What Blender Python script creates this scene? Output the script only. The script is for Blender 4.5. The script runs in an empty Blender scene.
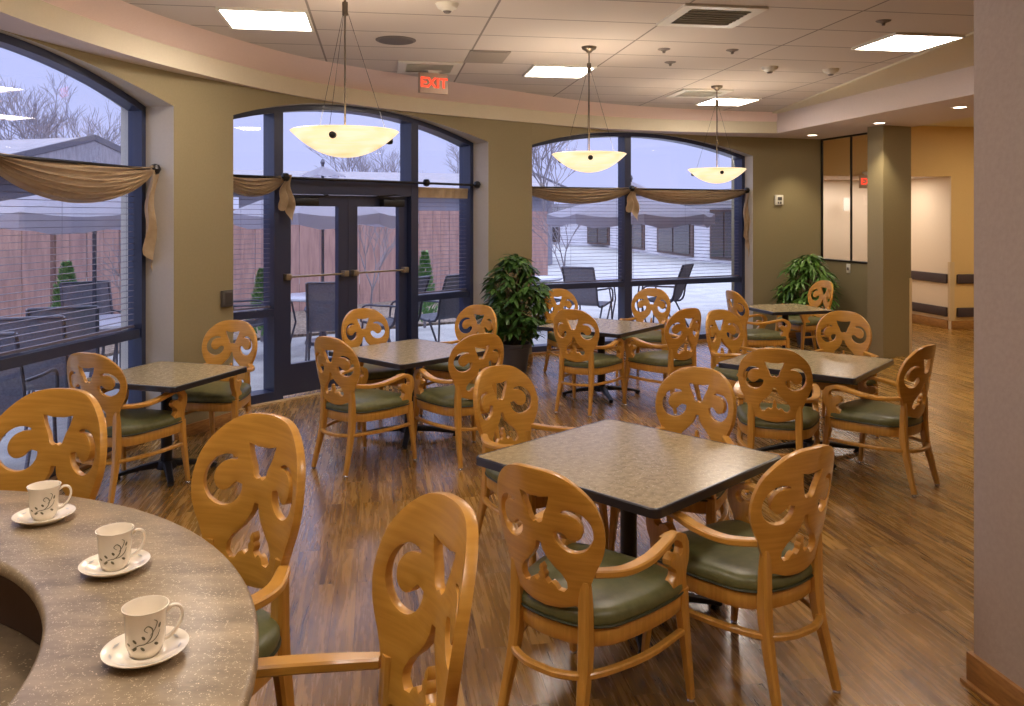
import bpy, bmesh, math, random
from mathutils import Vector, Matrix
from mathutils.geometry import delaunay_2d_cdt
C = bpy.context.scene.collection
PI = math.pi
F_PX, EYE = 835.0, 1.8

# ------------------------------------------------------------------ materials
def lin(c):
    return tuple(((v/255)/12.92 if v/255 <= .04045 else ((v/255+.055)/1.055)**2.4) for v in c)+(1.0,)
def new_mat(name):
    m = bpy.data.materials.new(name); m.use_nodes = True
    nt = m.node_tree; b = nt.nodes['Principled BSDF']
    return m, nt, b
def mat(name, col, rough=.5, metal=0, spec=.5, coat=0):
    m, nt, b = new_mat(name)
    b.inputs['Base Color'].default_value = lin(col)
    b.inputs['Roughness'].default_value = rough
    b.inputs['Metallic'].default_value = metal
    b.inputs['Specular IOR Level'].default_value = spec
    b.inputs['Coat Weight'].default_value = coat
    b.inputs['Coat Roughness'].default_value = .15
    return m
def N(nt, t, **kw):
    n = nt.nodes.new(t)
    for k, v in kw.items():
        if k in n.inputs: n.inputs[k].default_value = v
        else: setattr(n, k, v)
    return n
def L(nt, a, ao, b, bi): nt.links.new(a.outputs[ao], b.inputs[bi])
def ramp(nt, stops):
    r = nt.nodes.new('ShaderNodeValToRGB'); e = r.color_ramp.elements
    while len(e) < len(stops): e.new(.5)
    for i, (p, c) in enumerate(stops): e[i].position = p; e[i].color = lin(c)
    return r
def emis(name, col, strength):
    m = bpy.data.materials.new(name); m.use_nodes = True; nt = m.node_tree
    nt.nodes.clear(); o = nt.nodes.new('ShaderNodeOutputMaterial'); e = nt.nodes.new('ShaderNodeEmission')
    e.inputs[0].default_value = lin(col); e.inputs[1].default_value = strength
    L(nt, e, 0, o, 0); return m
def noise_mat(name, c1, c2, scale, rough=.6, stretch=(1,1,1), detail=4, bump=0, coat=0, p=(.35,.65), spec=.5):
    m, nt, b = new_mat(name)
    tc = N(nt, 'ShaderNodeTexCoord'); mp = N(nt, 'ShaderNodeMapping'); mp.inputs['Scale'].default_value = stretch
    L(nt, tc, 'Object', mp, 'Vector')
    n = N(nt, 'ShaderNodeTexNoise'); n.inputs['Scale'].default_value = scale; n.inputs['Detail'].default_value = detail
    L(nt, mp, 0, n, 'Vector'); r = ramp(nt, [(p[0], c1), (p[1], c2)]); L(nt, n, 0, r, 0)
    L(nt, r, 0, b, 'Base Color'); b.inputs['Roughness'].default_value = rough; b.inputs['Coat Weight'].default_value = coat
    b.inputs['Coat Roughness'].default_value = .18; b.inputs['Specular IOR Level'].default_value = spec
    if bump:
        bp = N(nt, 'ShaderNodeBump'); bp.inputs['Strength'].default_value = bump; bp.inputs['Distance'].default_value = .004
        L(nt, n, 0, bp, 'Height'); L(nt, bp, 0, b, 'Normal')
    return m

M = {}
def wood_mat(name, c1, c2, stretch):
    return noise_mat(name, c1, c2, 6, .34, stretch, 6, 0, .35)
M['maple'] = wood_mat('maple', (192,137,52), (207,152,65), (1.0,1.0,14))
M['maple2'] = wood_mat('maple_leg', (188,135,54), (204,150,67), (12,12,1.0))
M['vinyl'] = noise_mat('green_vinyl', (92,94,56), (106,106,66), 30, .38, bump=.05)
M['piping'] = mat('dark_vinyl_piping', (58,62,40), .4)
M['glide'] = mat('steel_glide', (190,190,190), .25, .9)
M['wall_olive'] = noise_mat('olive_paint', (143,130,96), (146,133,99), 60, .7, bump=.03)
M['wall_mauve'] = noise_mat('taupe_paint', (172,156,144), (177,161,149), 50, .7, bump=.25)
M['wall_tan'] = noise_mat('tan_paint', (214,180,122), (217,183,125), 60, .7)
M['wall_light'] = noise_mat('cream_paint', (226,208,184), (229,211,187), 60, .7)
M['reveal'] = noise_mat('reveal_paint', (192,186,174), (195,189,177), 50, .7)
M['drywall'] = noise_mat('white_drywall', (214,200,194), (217,203,197), 60, .75)
M['drywall_pink'] = noise_mat('blush_drywall', (240,216,208), (243,219,211), 60, .75)
M['drywall_yellow'] = noise_mat('cream_drywall', (212,202,176), (215,205,179), 60, .75)
M['frame'] = mat('dark_bronze_sky_tint', (42,50,78), .32, .0, .6)  # dark bronze with the blue of reflected sky mixed into its base colour
M['framedark'] = mat('black_metal', (24,23,26), .4, .2)
M['rod'] = mat('pendant_metal', (112,102,90), .45, .6)
M['chrome'] = mat('brushed_steel', (150,136,116), .4, .7)
M['laminate_edge'] = mat('black_table_edge', (34,34,40), .3, 0, .5, .3)
M['blind'] = mat('grey_blind_slat', (104,98,112), .5)
M['satin'] = noise_mat('tan_satin', (206,180,142), (218,194,156), 14, .34)
M['white_plastic'] = mat('white_plastic', (226,222,210), .45)
M['grey_plastic'] = mat('grey_plastic', (84,80,78), .5)
M['bumper'] = mat('dark_bumper_rail', (66,54,60), .5)
M['guard'] = mat('tan_corner_guard', (206,180,140), .5)
M['china'] = mat('cream_china', (252,242,222), .18, 0, .5, .3)
M['print'] = mat('olive_leaf_print', (132,128,96), .5)
M['basewood'] = wood_mat('baseboard_wood', (140,96,50), (170,122,66), (2,2,12))
M['pot'] = mat('grey_plant_pot', (74,72,76), .45)
M['soil'] = noise_mat('soil', (40,30,22), (66,48,34), 40, .9)
M['leaf'] = noise_mat('glossy_leaf', (40,70,30), (82,118,48), 9, .4)
M['leaf2'] = noise_mat('bright_leaf', (58,96,36), (104,144,58), 9, .4)
M['stem'] = mat('plant_stem', (92,78,52), .7)
M['sling'] = noise_mat('sling_mesh', (122,122,134), (138,138,150), 60, .7)
M['patio_frame'] = mat('patio_metal', (84,84,98), .4, .3)
M['patio_top'] = mat('patio_table_top', (214,214,224), .35)
def canvas():
    m, nt, b = new_mat('umbrella_canvas'); b.inputs['Base Color'].default_value = lin((196,192,202)); b.inputs['Roughness'].default_value = .8
    t = N(nt,'ShaderNodeBsdfTranslucent'); t.inputs[0].default_value = lin((196,192,202)); mx = N(nt,'ShaderNodeMixShader'); mx.inputs[0].default_value = .45
    o = nt.nodes['Material Output']; L(nt,b,0,mx,1); L(nt,t,0,mx,2); L(nt,mx,0,o,0); return m
M['umb'] = canvas()
M['concrete'] = noise_mat('patio_concrete', (156,154,154), (174,172,172), 2.5, .85)
M['mulch'] = noise_mat('mulch', (70,58,52), (150,132,118), 24, .95, detail=8)
M['bark'] = mat('bare_tree_bark', (140,132,138), .9)
M['shingle'] = noise_mat('roof_shingle', (132,126,132), (152,146,152), 3, .9, (1,6,1))
M['fascia_ext'] = mat('roof_trim', (92,88,98), .7)
M['winglass'] = mat('dark_house_window', (50,42,46), .2)
M['winframe'] = mat('brown_window_frame', (88,64,58), .5)
M['arbor'] = noise_mat('evergreen', (78,128,76), (136,172,104), 22, .8)
M['grille'] = mat('grille_grey', (120,112,108), .6)

def fence_mat():
    m, nt, b = new_mat('fence_boards')
    tc = N(nt, 'ShaderNodeTexCoord'); mp = N(nt, 'ShaderNodeMapping'); L(nt, tc, 'UV', mp, 0)
    br = N(nt, 'ShaderNodeTexBrick'); br.offset = 0; br.inputs['Scale'].default_value = 1
    br.inputs['Brick Width'].default_value = .25; br.inputs['Row Height'].default_value = 10
    br.inputs['Mortar Size'].default_value = .012
    br.inputs['Color1'].default_value = lin((176,128,116)); br.inputs['Color2'].default_value = lin((160,114,104)); br.inputs['Mortar'].default_value = lin((84,60,62))
    L(nt, mp, 0, br, 0); L(nt, br, 0, b, 'Base Color'); b.inputs['Roughness'].default_value = .85
    return m
M['fence'] = fence_mat()
def siding_mat():
    m, nt, b = new_mat('white_clapboard')
    tc = N(nt, 'ShaderNodeTexCoord'); br = N(nt, 'ShaderNodeTexBrick'); br.offset = 0; br.inputs['Scale'].default_value = 1
    br.inputs['Brick Width'].default_value = 200; br.inputs['Row Height'].default_value = .14; br.inputs['Mortar Size'].default_value = .012
    br.inputs['Color1'].default_value = lin((226,222,226)); br.inputs['Color2'].default_value = lin((226,222,226)); br.inputs['Mortar'].default_value = lin((130,128,140))
    L(nt, tc, 'UV', br, 0); L(nt, br, 0, b, 'Base Color'); b.inputs['Roughness'].default_value = .7
    return m
M['siding'] = siding_mat()
ROT = math.radians(9.07)
def floor_mat():
    m, nt, b = new_mat('wood_plank_floor')
    tc = N(nt, 'ShaderNodeTexCoord'); mp = N(nt, 'ShaderNodeMapping'); mp.vector_type = 'TEXTURE'
    mp.inputs['Rotation'].default_value = (0, 0, PI/2+ROT)
    L(nt, tc, 'Object', mp, 0)
    br = N(nt, 'ShaderNodeTexBrick'); br.offset = .37; br.inputs['Scale'].default_value = 1
    br.inputs['Brick Width'].default_value = 1.15; br.inputs['Row Height'].default_value = .105; br.inputs['Mortar Size'].default_value = .0012
    br.inputs['Mortar Smooth'].default_value = 1
    br.inputs['Color1'].default_value = (0,0,0,1); br.inputs['Color2'].default_value = (1,1,1,1); br.inputs['Mortar'].default_value = (0,0,0,1)
    L(nt, mp, 0, br, 0)
    # per plank offset of the grain
    ad = N(nt, 'ShaderNodeVectorMath', operation='MULTIPLY_ADD'); ad.inputs[1].default_value = (9,5,3)
    L(nt, br, 'Color', ad, 0); L(nt, mp, 0, ad, 2)
    sc = N(nt, 'ShaderNodeVectorMath', operation='MULTIPLY'); sc.inputs[1].default_value = (.9, 13, 1); L(nt, ad, 0, sc, 0)
    n1 = N(nt, 'ShaderNodeTexNoise'); n1.inputs['Scale'].default_value = 2.4; n1.inputs['Detail'].default_value = 7; n1.inputs['Roughness'].default_value = .62; n1.inputs['Distortion'].default_value = .35
    L(nt, sc, 0, n1, 0)
    mixv = N(nt, 'ShaderNodeMath', operation='MULTIPLY_ADD'); mixv.inputs[1].default_value = .22; L(nt, br, 'Color', mixv, 0)
    sub = N(nt, 'ShaderNodeMath', operation='SUBTRACT'); sub.inputs[1].default_value = .11; L(nt, n1, 0, sub, 0); L(nt, sub, 0, mixv, 2)
    r = ramp(nt, [(.26, (84,56,26)), (.42, (126,90,38)), (.56, (152,112,50)), (.76, (186,142,70))]); L(nt, mixv, 0, r, 0)
    mx = N(nt, 'ShaderNodeMix', data_type='RGBA'); mx.inputs[7].default_value = lin((84,56,32)); L(nt, br, 'Fac', mx, 0); L(nt, r, 0, mx, 6)
    L(nt, mx, 2, b, 'Base Color')
    rr = N(nt, 'ShaderNodeMapRange'); rr.inputs['To Min'].default_value = .18; rr.inputs['To Max'].default_value = .36; L(nt, n1, 0, rr, 0); L(nt, rr, 0, b, 'Roughness')
    bp = N(nt, 'ShaderNodeBump'); bp.inputs['Strength'].default_value = .12; bp.inputs['Distance'].default_value = .003; L(nt, n1, 0, bp, 'Height'); L(nt, bp, 0, b, 'Normal')
    b.inputs['Specular IOR Level'].default_value = .8; b.inputs['Coat Weight'].default_value = .35; b.inputs['Coat Roughness'].default_value = .16
    return m
M['floor'] = floor_mat()
def ceiling_mat():
    m, nt, b = new_mat('acoustic_tile')
    tc = N(nt, 'ShaderNodeTexCoord'); mp = N(nt, 'ShaderNodeMapping'); mp.vector_type = 'TEXTURE'
    mp.inputs['Rotation'].default_value = (0, 0, ROT)
    # grid origin u=.80, w=6.0
    u0, w0 = .80, 6.0
    mp.inputs['Location'].default_value = (u0*math.cos(ROT)-w0*math.sin(ROT), u0*math.sin(ROT)+w0*math.cos(ROT), 0)
    L(nt, tc, 'Object', mp, 0)
    br = N(nt, 'ShaderNodeTexBrick'); br.offset = 0; br.inputs['Scale'].default_value = 1
    br.inputs['Brick Width'].default_value = 1.28; br.inputs['Row Height'].default_value = .6; br.inputs['Mortar Size'].default_value = .009
    br.inputs['Color1'].default_value = lin((212,202,194)); br.inputs['Color2'].default_value = lin((206,196,188)); br.inputs['Mortar'].default_value = lin((140,130,124))
    L(nt, mp, 0, br, 0)
    n = N(nt, 'ShaderNodeTexNoise'); n.inputs['Scale'].default_value = 90; L(nt, tc, 'Object', n, 0)
    bp = N(nt, 'ShaderNodeBump'); bp.inputs['Strength'].default_value = .3; bp.inputs['Distance'].default_value = .003; L(nt, n, 0, bp, 'Height')
    L(nt, bp, 0, b, 'Normal'); L(nt, br, 0, b, 'Base Color'); b.inputs['Roughness'].default_value = .85
    return m
M['ceiling'] = ceiling_mat()
def speckle_mat(name, c1, c2, cs, scale=7, stretch=(1,1,1), rough=.3, vs=90, th=.16, coat=.0, spec=.5):
    m, nt, b = new_mat(name)
    tc = N(nt, 'ShaderNodeTexCoord'); mp = N(nt, 'ShaderNodeMapping'); mp.inputs['Scale'].default_value = stretch; L(nt, tc, 'Object', mp, 0)
    n = N(nt, 'ShaderNodeTexNoise'); n.inputs['Scale'].default_value = scale; n.inputs['Detail'].default_value = 9; n.inputs['Roughness'].default_value = .65; L(nt, mp, 0, n, 0)
    r = ramp(nt, [(.36, c1), (.62, c2)]); L(nt, n, 0, r, 0)
    v = N(nt, 'ShaderNodeTexVoronoi'); v.inputs['Scale'].default_value = vs; L(nt, tc, 'Object', v, 0)
    n2 = N(nt, 'ShaderNodeTexNoise'); n2.inputs['Scale'].default_value = vs*.35; L(nt, tc, 'Object', n2, 0)
    lt = N(nt, 'ShaderNodeMath', operation='LESS_THAN'); lt.inputs[1].default_value = th; L(nt, v, 'Distance', lt, 0)
    gt = N(nt, 'ShaderNodeMath', operation='GREATER_THAN'); gt.inputs[1].default_value = .56; L(nt, n2, 0, gt, 0)
    mu = N(nt, 'ShaderNodeMath', operation='MULTIPLY'); L(nt, lt, 0, mu, 0); L(nt, gt, 0, mu, 1)
    mx = N(nt, 'ShaderNodeMix', data_type='RGBA'); mx.inputs[7].default_value = lin(cs); L(nt, mu, 0, mx, 0); L(nt, r, 0, mx, 6)
    L(nt, mx, 2, b, 'Base Color'); b.inputs['Roughness'].default_value = rough; b.inputs['Coat Weight'].default_value = coat; b.inputs['Specular IOR Level'].default_value = spec
    return m
M['tabletop'] = speckle_mat('speckled_table_laminate', (148,132,98), (180,162,124), (208,192,156), 30, rough=.2, vs=150, th=.35)
M['counter'] = speckle_mat('speckled_solid_surface', (128,112,90), (172,152,122), (224,206,172), 5, (1,2.6,1), rough=.32, vs=300, th=.36)
M['counter_edge'] = speckle_mat('speckled_counter_edge', (120,104,84), (156,136,108), (206,190,158), 12, rough=.3, vs=130, th=.3)
M['diewall'] = mat('counter_panel', (92,72,62), .6)
def glass_mat():
    m = bpy.data.materials.new('window_glass'); m.use_nodes = True; nt = m.node_tree; nt.nodes.clear()
    o = nt.nodes.new('ShaderNodeOutputMaterial'); t = nt.nodes.new('ShaderNodeBsdfTransparent'); t.inputs[0].default_value = (.93,.94,.97,1)
    g = nt.nodes.new('ShaderNodeBsdfGlossy'); g.inputs['Roughness'].default_value = .0
    fr = nt.nodes.new('ShaderNodeFresnel'); ge = nt.nodes.new('ShaderNodeNewGeometry'); mr = nt.nodes.new('ShaderNodeMapRange')
    mr.inputs['To Min'].default_value = 1.5; mr.inputs['To Max'].default_value = 1/1.5; L(nt, ge, 'Backfacing', mr, 0); L(nt, mr, 0, fr, 0)
    mx = nt.nodes.new('ShaderNodeMixShader'); L(nt, fr, 0, mx, 0); L(nt, t, 0, mx, 1); L(nt, g, 0, mx, 2); L(nt, mx, 0, o, 0)
    return m
M['glass'] = glass_mat()
def alabaster():
    m, nt, b = new_mat('lit_alabaster_glass')
    tc = N(nt, 'ShaderNodeTexCoord'); mp = N(nt, 'ShaderNodeMapping'); mp.inputs['Scale'].default_value = (1,1,7); mp.inputs['Rotation'].default_value = (.12,.1,0); L(nt, tc, 'Object', mp, 0)
    n = N(nt, 'ShaderNodeTexNoise'); n.inputs['Scale'].default_value = 3.2; n.inputs['Detail'].default_value = 5; n.inputs['Distortion'].default_value = .8; L(nt, mp, 0, n, 0)
    r = ramp(nt, [(.3, (240,204,148)), (.5, (252,228,180)), (.7, (255,242,212))]); L(nt, n, 0, r, 0)
    L(nt, r, 0, b, 'Emission Color'); b.inputs['Emission Strength'].default_value = .82
    b.inputs['Base Color'].default_value = lin((220,190,140)); b.inputs['Roughness'].default_value = .3
    return m
M['bowl'] = alabaster()
M['troffer'] = emis('lit_diffuser', (255,238,226), 21.0)
M['canlamp'] = emis('lit_downlight', (255,238,214), 7.0)
M['exit_red'] = emis('lit_red_letters', (255,70,46), 1.6)

# ------------------------------------------------------------------ mesh helpers
def finish(bm, angle=35):
    bmesh.ops.recalc_face_normals(bm, faces=bm.faces)
    return bm
def obj(name, bm, m, parent=None, smooth=True, angle=35, recalc=True):
    if recalc: bmesh.ops.recalc_face_normals(bm, faces=bm.faces)
    me = bpy.data.meshes.new(name); bm.to_mesh(me); bm.free()
    for x in (m if isinstance(m, (list, tuple)) else [m]): me.materials.append(x)
    if smooth:
        me.polygons.foreach_set('use_smooth', [True]*len(me.polygons))
        me.set_sharp_from_angle(angle=math.radians(angle))
    o = bpy.data.objects.new(name, me); C.objects.link(o)
    if parent: o.parent = parent
    return o
def thing(name, label, cat, loc=(0,0,0), rotz=0, group=None):
    o = bpy.data.objects.new(name, None); C.objects.link(o)
    o.empty_display_size = .1; o.location = loc; o.rotation_euler = (0,0,rotz)
    o['label'] = label; o['category'] = cat
    if group: o['group'] = group
    return o
def tag(o, label, cat, group=None, kind=None):
    o['label'] = label; o['category'] = cat
    if group: o['group'] = group
    if kind: o['kind'] = kind
    return o
def struct(name, bm, m, parent=None, **kw):
    o = obj(name, bm, m, parent, **kw)
    if parent is None: o['kind'] = 'structure'
    return o
def sthing(name, loc=(0,0,0)):
    o = bpy.data.objects.new(name, None); C.objects.link(o); o.location = loc; o['kind'] = 'structure'; return o
def BM(): return bmesh.new()
def add_box(bm, c, s, rz=0, mi=0, bevel=0):
    r = bmesh.ops.create_cube(bm, size=1)
    v = r['verts']
    bmesh.ops.transform(bm, matrix=Matrix.Translation(c) @ Matrix.Rotation(rz,4,'Z') @ Matrix.Diagonal((s[0],s[1],s[2],1)), verts=v)
    fs = set(f for x in v for f in x.link_faces)
    for f in fs: f.material_index = mi
    if bevel:
        es = set(e for x in v for e in x.link_edges)
        bmesh.ops.bevel(bm, geom=list(es), offset=bevel, segments=2, affect='EDGES', profile=.5)
    return v
def add_prism(bm, pts, z0, z1, mi=0, bevel=0):
    lo = [bm.verts.new((p[0],p[1],z0)) for p in pts]; hi = [bm.verts.new((p[0],p[1],z1)) for p in pts]
    n = len(pts); fs = [bm.faces.new(lo[::-1]), bm.faces.new(hi)]
    for i in range(n): fs.append(bm.faces.new((lo[i],lo[(i+1)%n],hi[(i+1)%n],hi[i])))
    for f in fs: f.material_index = mi
    if bevel:
        es = list(fs[0].edges)+list(fs[1].edges)
        bmesh.ops.bevel(bm, geom=es, offset=bevel, segments=2, affect='EDGES', profile=.5)
def add_lathe(bm, prof, c=(0,0,0), seg=32, mi=0, mtx=None):
    rings = []
    for r, z in prof:
        if r < 1e-6:
            rings.append([bm.verts.new((0,0,z))])
        else:
            rings.append([bm.verts.new((r*math.cos(2*PI*i/seg), r*math.sin(2*PI*i/seg), z)) for i in range(seg)])
    for a, b in zip(rings, rings[1:]):
        for i in range(seg):
            j = (i+1)%seg
            if len(a) == 1 and len(b) == 1: continue
            if len(a) == 1: f = bm.faces.new((a[0], b[i], b[j]))
            elif len(b) == 1: f = bm.faces.new((a[i], a[j], b[0]))
            else: f = bm.faces.new((a[i], a[j], b[j], b[i]))
            f.material_index = mi
    vs = [v for r in rings for v in r]
    T = Matrix.Translation(c)
    if mtx is not None: T = T @ mtx
    bmesh.ops.transform(bm, matrix=T, verts=vs)
def add_tube(bm, pts, rad, seg=8, closed=False, mi=0, flat=None):
    """tube of radius rad (number or list); flat=(w,h,ref) gives a rectangular bar instead"""
    P = [Vector(p) for p in pts]; n = len(P); rings = []
    prev = None
    for i in range(n):
        if closed: t = P[(i+1)%n]-P[(i-1)%n]
        else: t = P[min(i+1,n-1)]-P[max(i-1,0)]
        t.normalize()
        if flat:
            ref = Vector(flat[2])
            s = t.cross(ref).normalized(); u = s.cross(t).normalized()
            w = flat[0][i] if isinstance(flat[0],(list,tuple)) else flat[0]
            h = flat[1][i] if isinstance(flat[1],(list,tuple)) else flat[1]
            c = min(w,h)*.2
            loc = [(w/2,h/2-c),(w/2-c,h/2),(-w/2+c,h/2),(-w/2,h/2-c),(-w/2,-h/2+c),(-w/2+c,-h/2),(w/2-c,-h/2),(w/2,-h/2+c)]
            rings.append([bm.verts.new(P[i]+s*a+u*b) for a,b in loc])
        else:
            if prev is None:
                ref = Vector((0,0,1)) if abs(t.z) < .9 else Vector((1,0,0))
                s = t.cross(ref).normalized()
            else:
                s = (prev - t*prev.dot(t)).normalized()
            prev = s; u = s.cross(t)
            r = rad[i] if isinstance(rad,(list,tuple)) else rad
            rings.append([bm.verts.new(P[i]+(s*math.cos(2*PI*k/seg)+u*math.sin(2*PI*k/seg))*r) for k in range(seg)])
    m = len(rings[0])
    for i in range(n if closed else n-1):
        a, b = rings[i], rings[(i+1)%n]
        for k in range(m):
            bm.faces.new((a[k],a[(k+1)%m],b[(k+1)%m],b[k])).material_index = mi
    if not closed:
        bm.faces.new(rings[0][::-1]).material_index = mi; bm.faces.new(rings[-1]).material_index = mi
def crom(pts, n=6, closed=False):
    P = [Vector(p) for p in pts]; out = []; m = len(P)
    rng = range(m) if closed else range(m-1)
    for i in rng:
        if closed: a,b,c,d = P[(i-1)%m],P[i],P[(i+1)%m],P[(i+2)%m]
        else: a,b,c,d = P[max(i-1,0)],P[i],P[i+1],P[min(i+2,m-1)]
        for k in range(n):
            t = k/n
            out.append(.5*((2*b)+(c-a)*t+(2*a-5*b+4*c-d)*t*t+(3*b-a-3*c+d)*t**3))
    if not closed: out.append(P[-1])
    return out
def inpoly(x, y, poly):
    c = False; j = len(poly)-1
    for i in range(len(poly)):
        xi, yi = poly[i]; xj, yj = poly[j]
        if (yi > y) != (yj > y) and x < (xj-xi)*(y-yi)/(yj-yi)+xi: c = not c
        j = i
    return c
def plate(outline, holes, fn, thick, spacing=.025, bevel=.003):
    """a board cut to outline with holes; fn(a,b,off) gives the 3D point"""
    verts = []; edges = []
    for lp in [outline]+holes:
        s = len(verts); verts += [Vector((p[0],p[1])) for p in lp]
        edges += [(s+i, s+(i+1)%len(lp)) for i in range(len(lp))]
    xs = [p[0] for p in outline]; ys = [p[1] for p in outline]
    y = min(ys)
    while y < max(ys):
        x = min(xs)
        while x < max(xs):
            if inpoly(x,y,outline) and not any(inpoly(x,y,h) for h in holes):
                if min((Vector((x,y))-v).length for v in verts[:sum(len(q) for q in [outline]+holes)]) > spacing*.45:
                    verts.append(Vector((x,y)))
            x += spacing
        y += spacing
    v, e, f, *_ = delaunay_2d_cdt(verts, edges, [], 0, 1e-6)
    bm = BM()
    A = [bm.verts.new(fn(p.x,p.y,thick/2)) for p in v]; B = [bm.verts.new(fn(p.x,p.y,-thick/2)) for p in v]
    cnt = {}; tris = []
    for t in f:
        cx = sum(v[i].x for i in t)/3; cy = sum(v[i].y for i in t)/3
        if inpoly(cx,cy,outline) and not any(inpoly(cx,cy,h) for h in holes):
            tris.append(t)
            for i in range(3):
                k = (t[i],t[(i+1)%3]); cnt[k] = 1
    for t in tris:
        bm.faces.new([A[i] for i in t]); bm.faces.new([B[i] for i in reversed(t)])
    rim = []
    for (a,b) in cnt:
        if (b,a) not in cnt:
            bm.faces.new((A[b],A[a],B[a],B[b])); rim += [(A[a],A[b]),(B[a],B[b])]
    es = [bm.edges.get(p) for p in rim]
    if bevel: bmesh.ops.bevel(bm, geom=[x for x in es if x], offset=bevel, segments=2, affect='EDGES', profile=.5, clamp_overlap=True)
    for vv in [q for q in bm.verts if not q.link_faces]: bm.verts.remove(vv)
    return bm
def tree_copy(root, loc, rotz, label, group=None):
    r = root.copy(); C.objects.link(r); r.location = loc; r.rotation_euler = (0,0,rotz); r['label'] = label
    if group: r['group'] = group
    for ch in list(root.children):
        c = ch.copy(); C.objects.link(c); c.parent = r
        for g in ch.children:
            d = g.copy(); C.objects.link(d); d.parent = c
    return r
def uvproject(o, d):
    """metres along d and up as UV"""
    me = o.data; uv = me.uv_layers.new(name='uv')
    for lp in me.loops:
        p = me.vertices[lp.vertex_index].co
        uv.data[lp.index].uv = (p.x*d[0]+p.y*d[1], p.z)

# ------------------------------------------------------------------ room plan
class Frame:
    def __init__(s, P, d, n): s.P = Vector(P); s.d = Vector(d).normalized(); s.n = Vector(n).normalized()
    def pt(s, t, nn): q = s.P+s.d*t+s.n*nn; return (q.x,q.y)
    def box(s, bm, t0, t1, n0, n1, z0, z1, mi=0, bevel=0):
        c = s.pt((t0+t1)/2,(n0+n1)/2)
        return add_box(bm, (c[0],c[1],(z0+z1)/2), (t1-t0,n1-n0,z1-z0), math.atan2(s.d.y,s.d.x), mi, bevel)
W1 = Frame((-3.195,5.21),(.158,.987),(.987,-.158)); W1.t0,W1.t1 = -1.96,1.54; W1.CL,W1.CR = (-3.263,3.24),(-2.71,6.69)
W2 = Frame((-2.513,7.83),(.671,.741),(.741,-.671)); W2.t0,W2.t1 = -.352,3.05; W2.CL,W2.CR = (-2.43,7.28),(-.28,9.92)
W3 = Frame((.593,11.0),(.906,.424),(.424,-.906)); W3.t0,W3.t1 = -.606,3.143; W3.CL,W3.CR = (.247,10.31),(3.513,12.175)
DEP = .2
W1.dep, W2.dep, W3.dep = .12, .19, .17
SPR, PEAK = 2.68, 2.95
K1 = (4.63,12.52)
def arch(s): return PEAK-(PEAK-SPR)*(2*s-1)**2
def lerp(a,b,t): return (a[0]+(b[0]-a[0])*t, a[1]+(b[1]-a[1])*t)
def bay(bm, W, bulge):
    n = 24; TOP = 3.35
    dI = Vector((W.CR[0]-W.CL[0], W.CR[1]-W.CL[1])).normalized(); out = Vector((-dI.y, dI.x))
    if out.dot(W.n) > 0: out = -out
    A=[];B=[];At=[];Bt=[]
    for i in range(n+1):
        s = i/n; p = lerp(W.CL,W.CR,s); bu = bulge*4*s*(1-s)
        p = (p[0]+out.x*bu, p[1]+out.y*bu)
        q = W.pt(W.t0+(W.t1-W.t0)*s, -DEP-.02); h = arch(s)
        A.append(bm.verts.new((p[0],p[1],h))); B.append(bm.verts.new((q[0],q[1],h)))
        At.append(bm.verts.new((p[0],p[1],TOP))); Bt.append(bm.verts.new((q[0],q[1],TOP)))
    for i in range(n):
        bm.faces.new((A[i],A[i+1],At[i+1],At[i])); bm.faces.new((B[i+1],B[i],Bt[i],Bt[i+1]))
        f = bm.faces.new((A[i+1],A[i],B[i],B[i+1])); f.material_index = 1
        bm.faces.new((At[i],At[i+1],Bt[i+1],Bt[i]))
    bm.faces.new((A[0],At[0],Bt[0],B[0])); bm.faces.new((A[n],B[n],Bt[n],At[n]))
def pier(bm, pts, reveal=()):
    lo = [bm.verts.new((p[0],p[1],0)) for p in pts]; hi = [bm.verts.new((p[0],p[1],3.35)) for p in pts]; n = len(pts)
    bm.faces.new(lo[::-1]); bm.faces.new(hi)
    for i in range(n):
        f = bm.faces.new((lo[i],lo[(i+1)%n],hi[(i+1)%n],hi[i]))
        if i in reveal: f.material_index = 1
WM = [M['wall_olive'], M['reveal']]
# left bay with its piers
bm = BM(); bay(bm, W1, .2)
struct('wall_left', bm, WM, smooth=False)
bm = BM(); pier(bm, [W1.CR, W2.CL, W2.pt(W2.t0,-.22), (-3.35,7.35), W1.pt(W1.t1,-.22)], (1,4))
struct('wall_pier_left', bm, WM, smooth=False)
bm = BM(); bay(bm, W2, .26)
struct('wall_back_left', bm, WM, smooth=False)
bm = BM(); pier(bm, [W2.CR, W3.CL, W3.pt(W3.t0,-.22), (-.35,10.95), W2.pt(W2.t1,-.22)], (1,4))
struct('wall_pier_middle', bm, WM, smooth=False)
bm = BM(); bay(bm, W3, .26)
struct('wall_back', bm, WM, smooth=False)
bm = BM(); pier(bm, [W3.CR, K1, (4.66,12.75), (3.35,12.75), W3.pt(W3.t1,-.22)], (4,))
struct('wall_back_right', bm, WM, smooth=False)
# wall left of the first window, behind the frame's edge and round the rear of the room
bm = BM(); pier(bm, [(-3.263,3.24), W1.pt(W1.t0,-.22), (-3.75,2.6), (-3.3,-2.1), (-3.1,-2.0), (-3.1,2.3)], (0,))
struct('wall_left_end', bm, WM, smooth=False)
bm = BM(); add_box(bm, (2.8,-2.1,1.7), (12.2,.2,3.4)); struct('wall_rear', bm, M['wall_tan'], smooth=False)
bm = BM(); add_box(bm, (8.9,6.2,1.7), (.2,17,3.4)); struct('wall_right_far', bm, M['wall_tan'], smooth=False)

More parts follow.
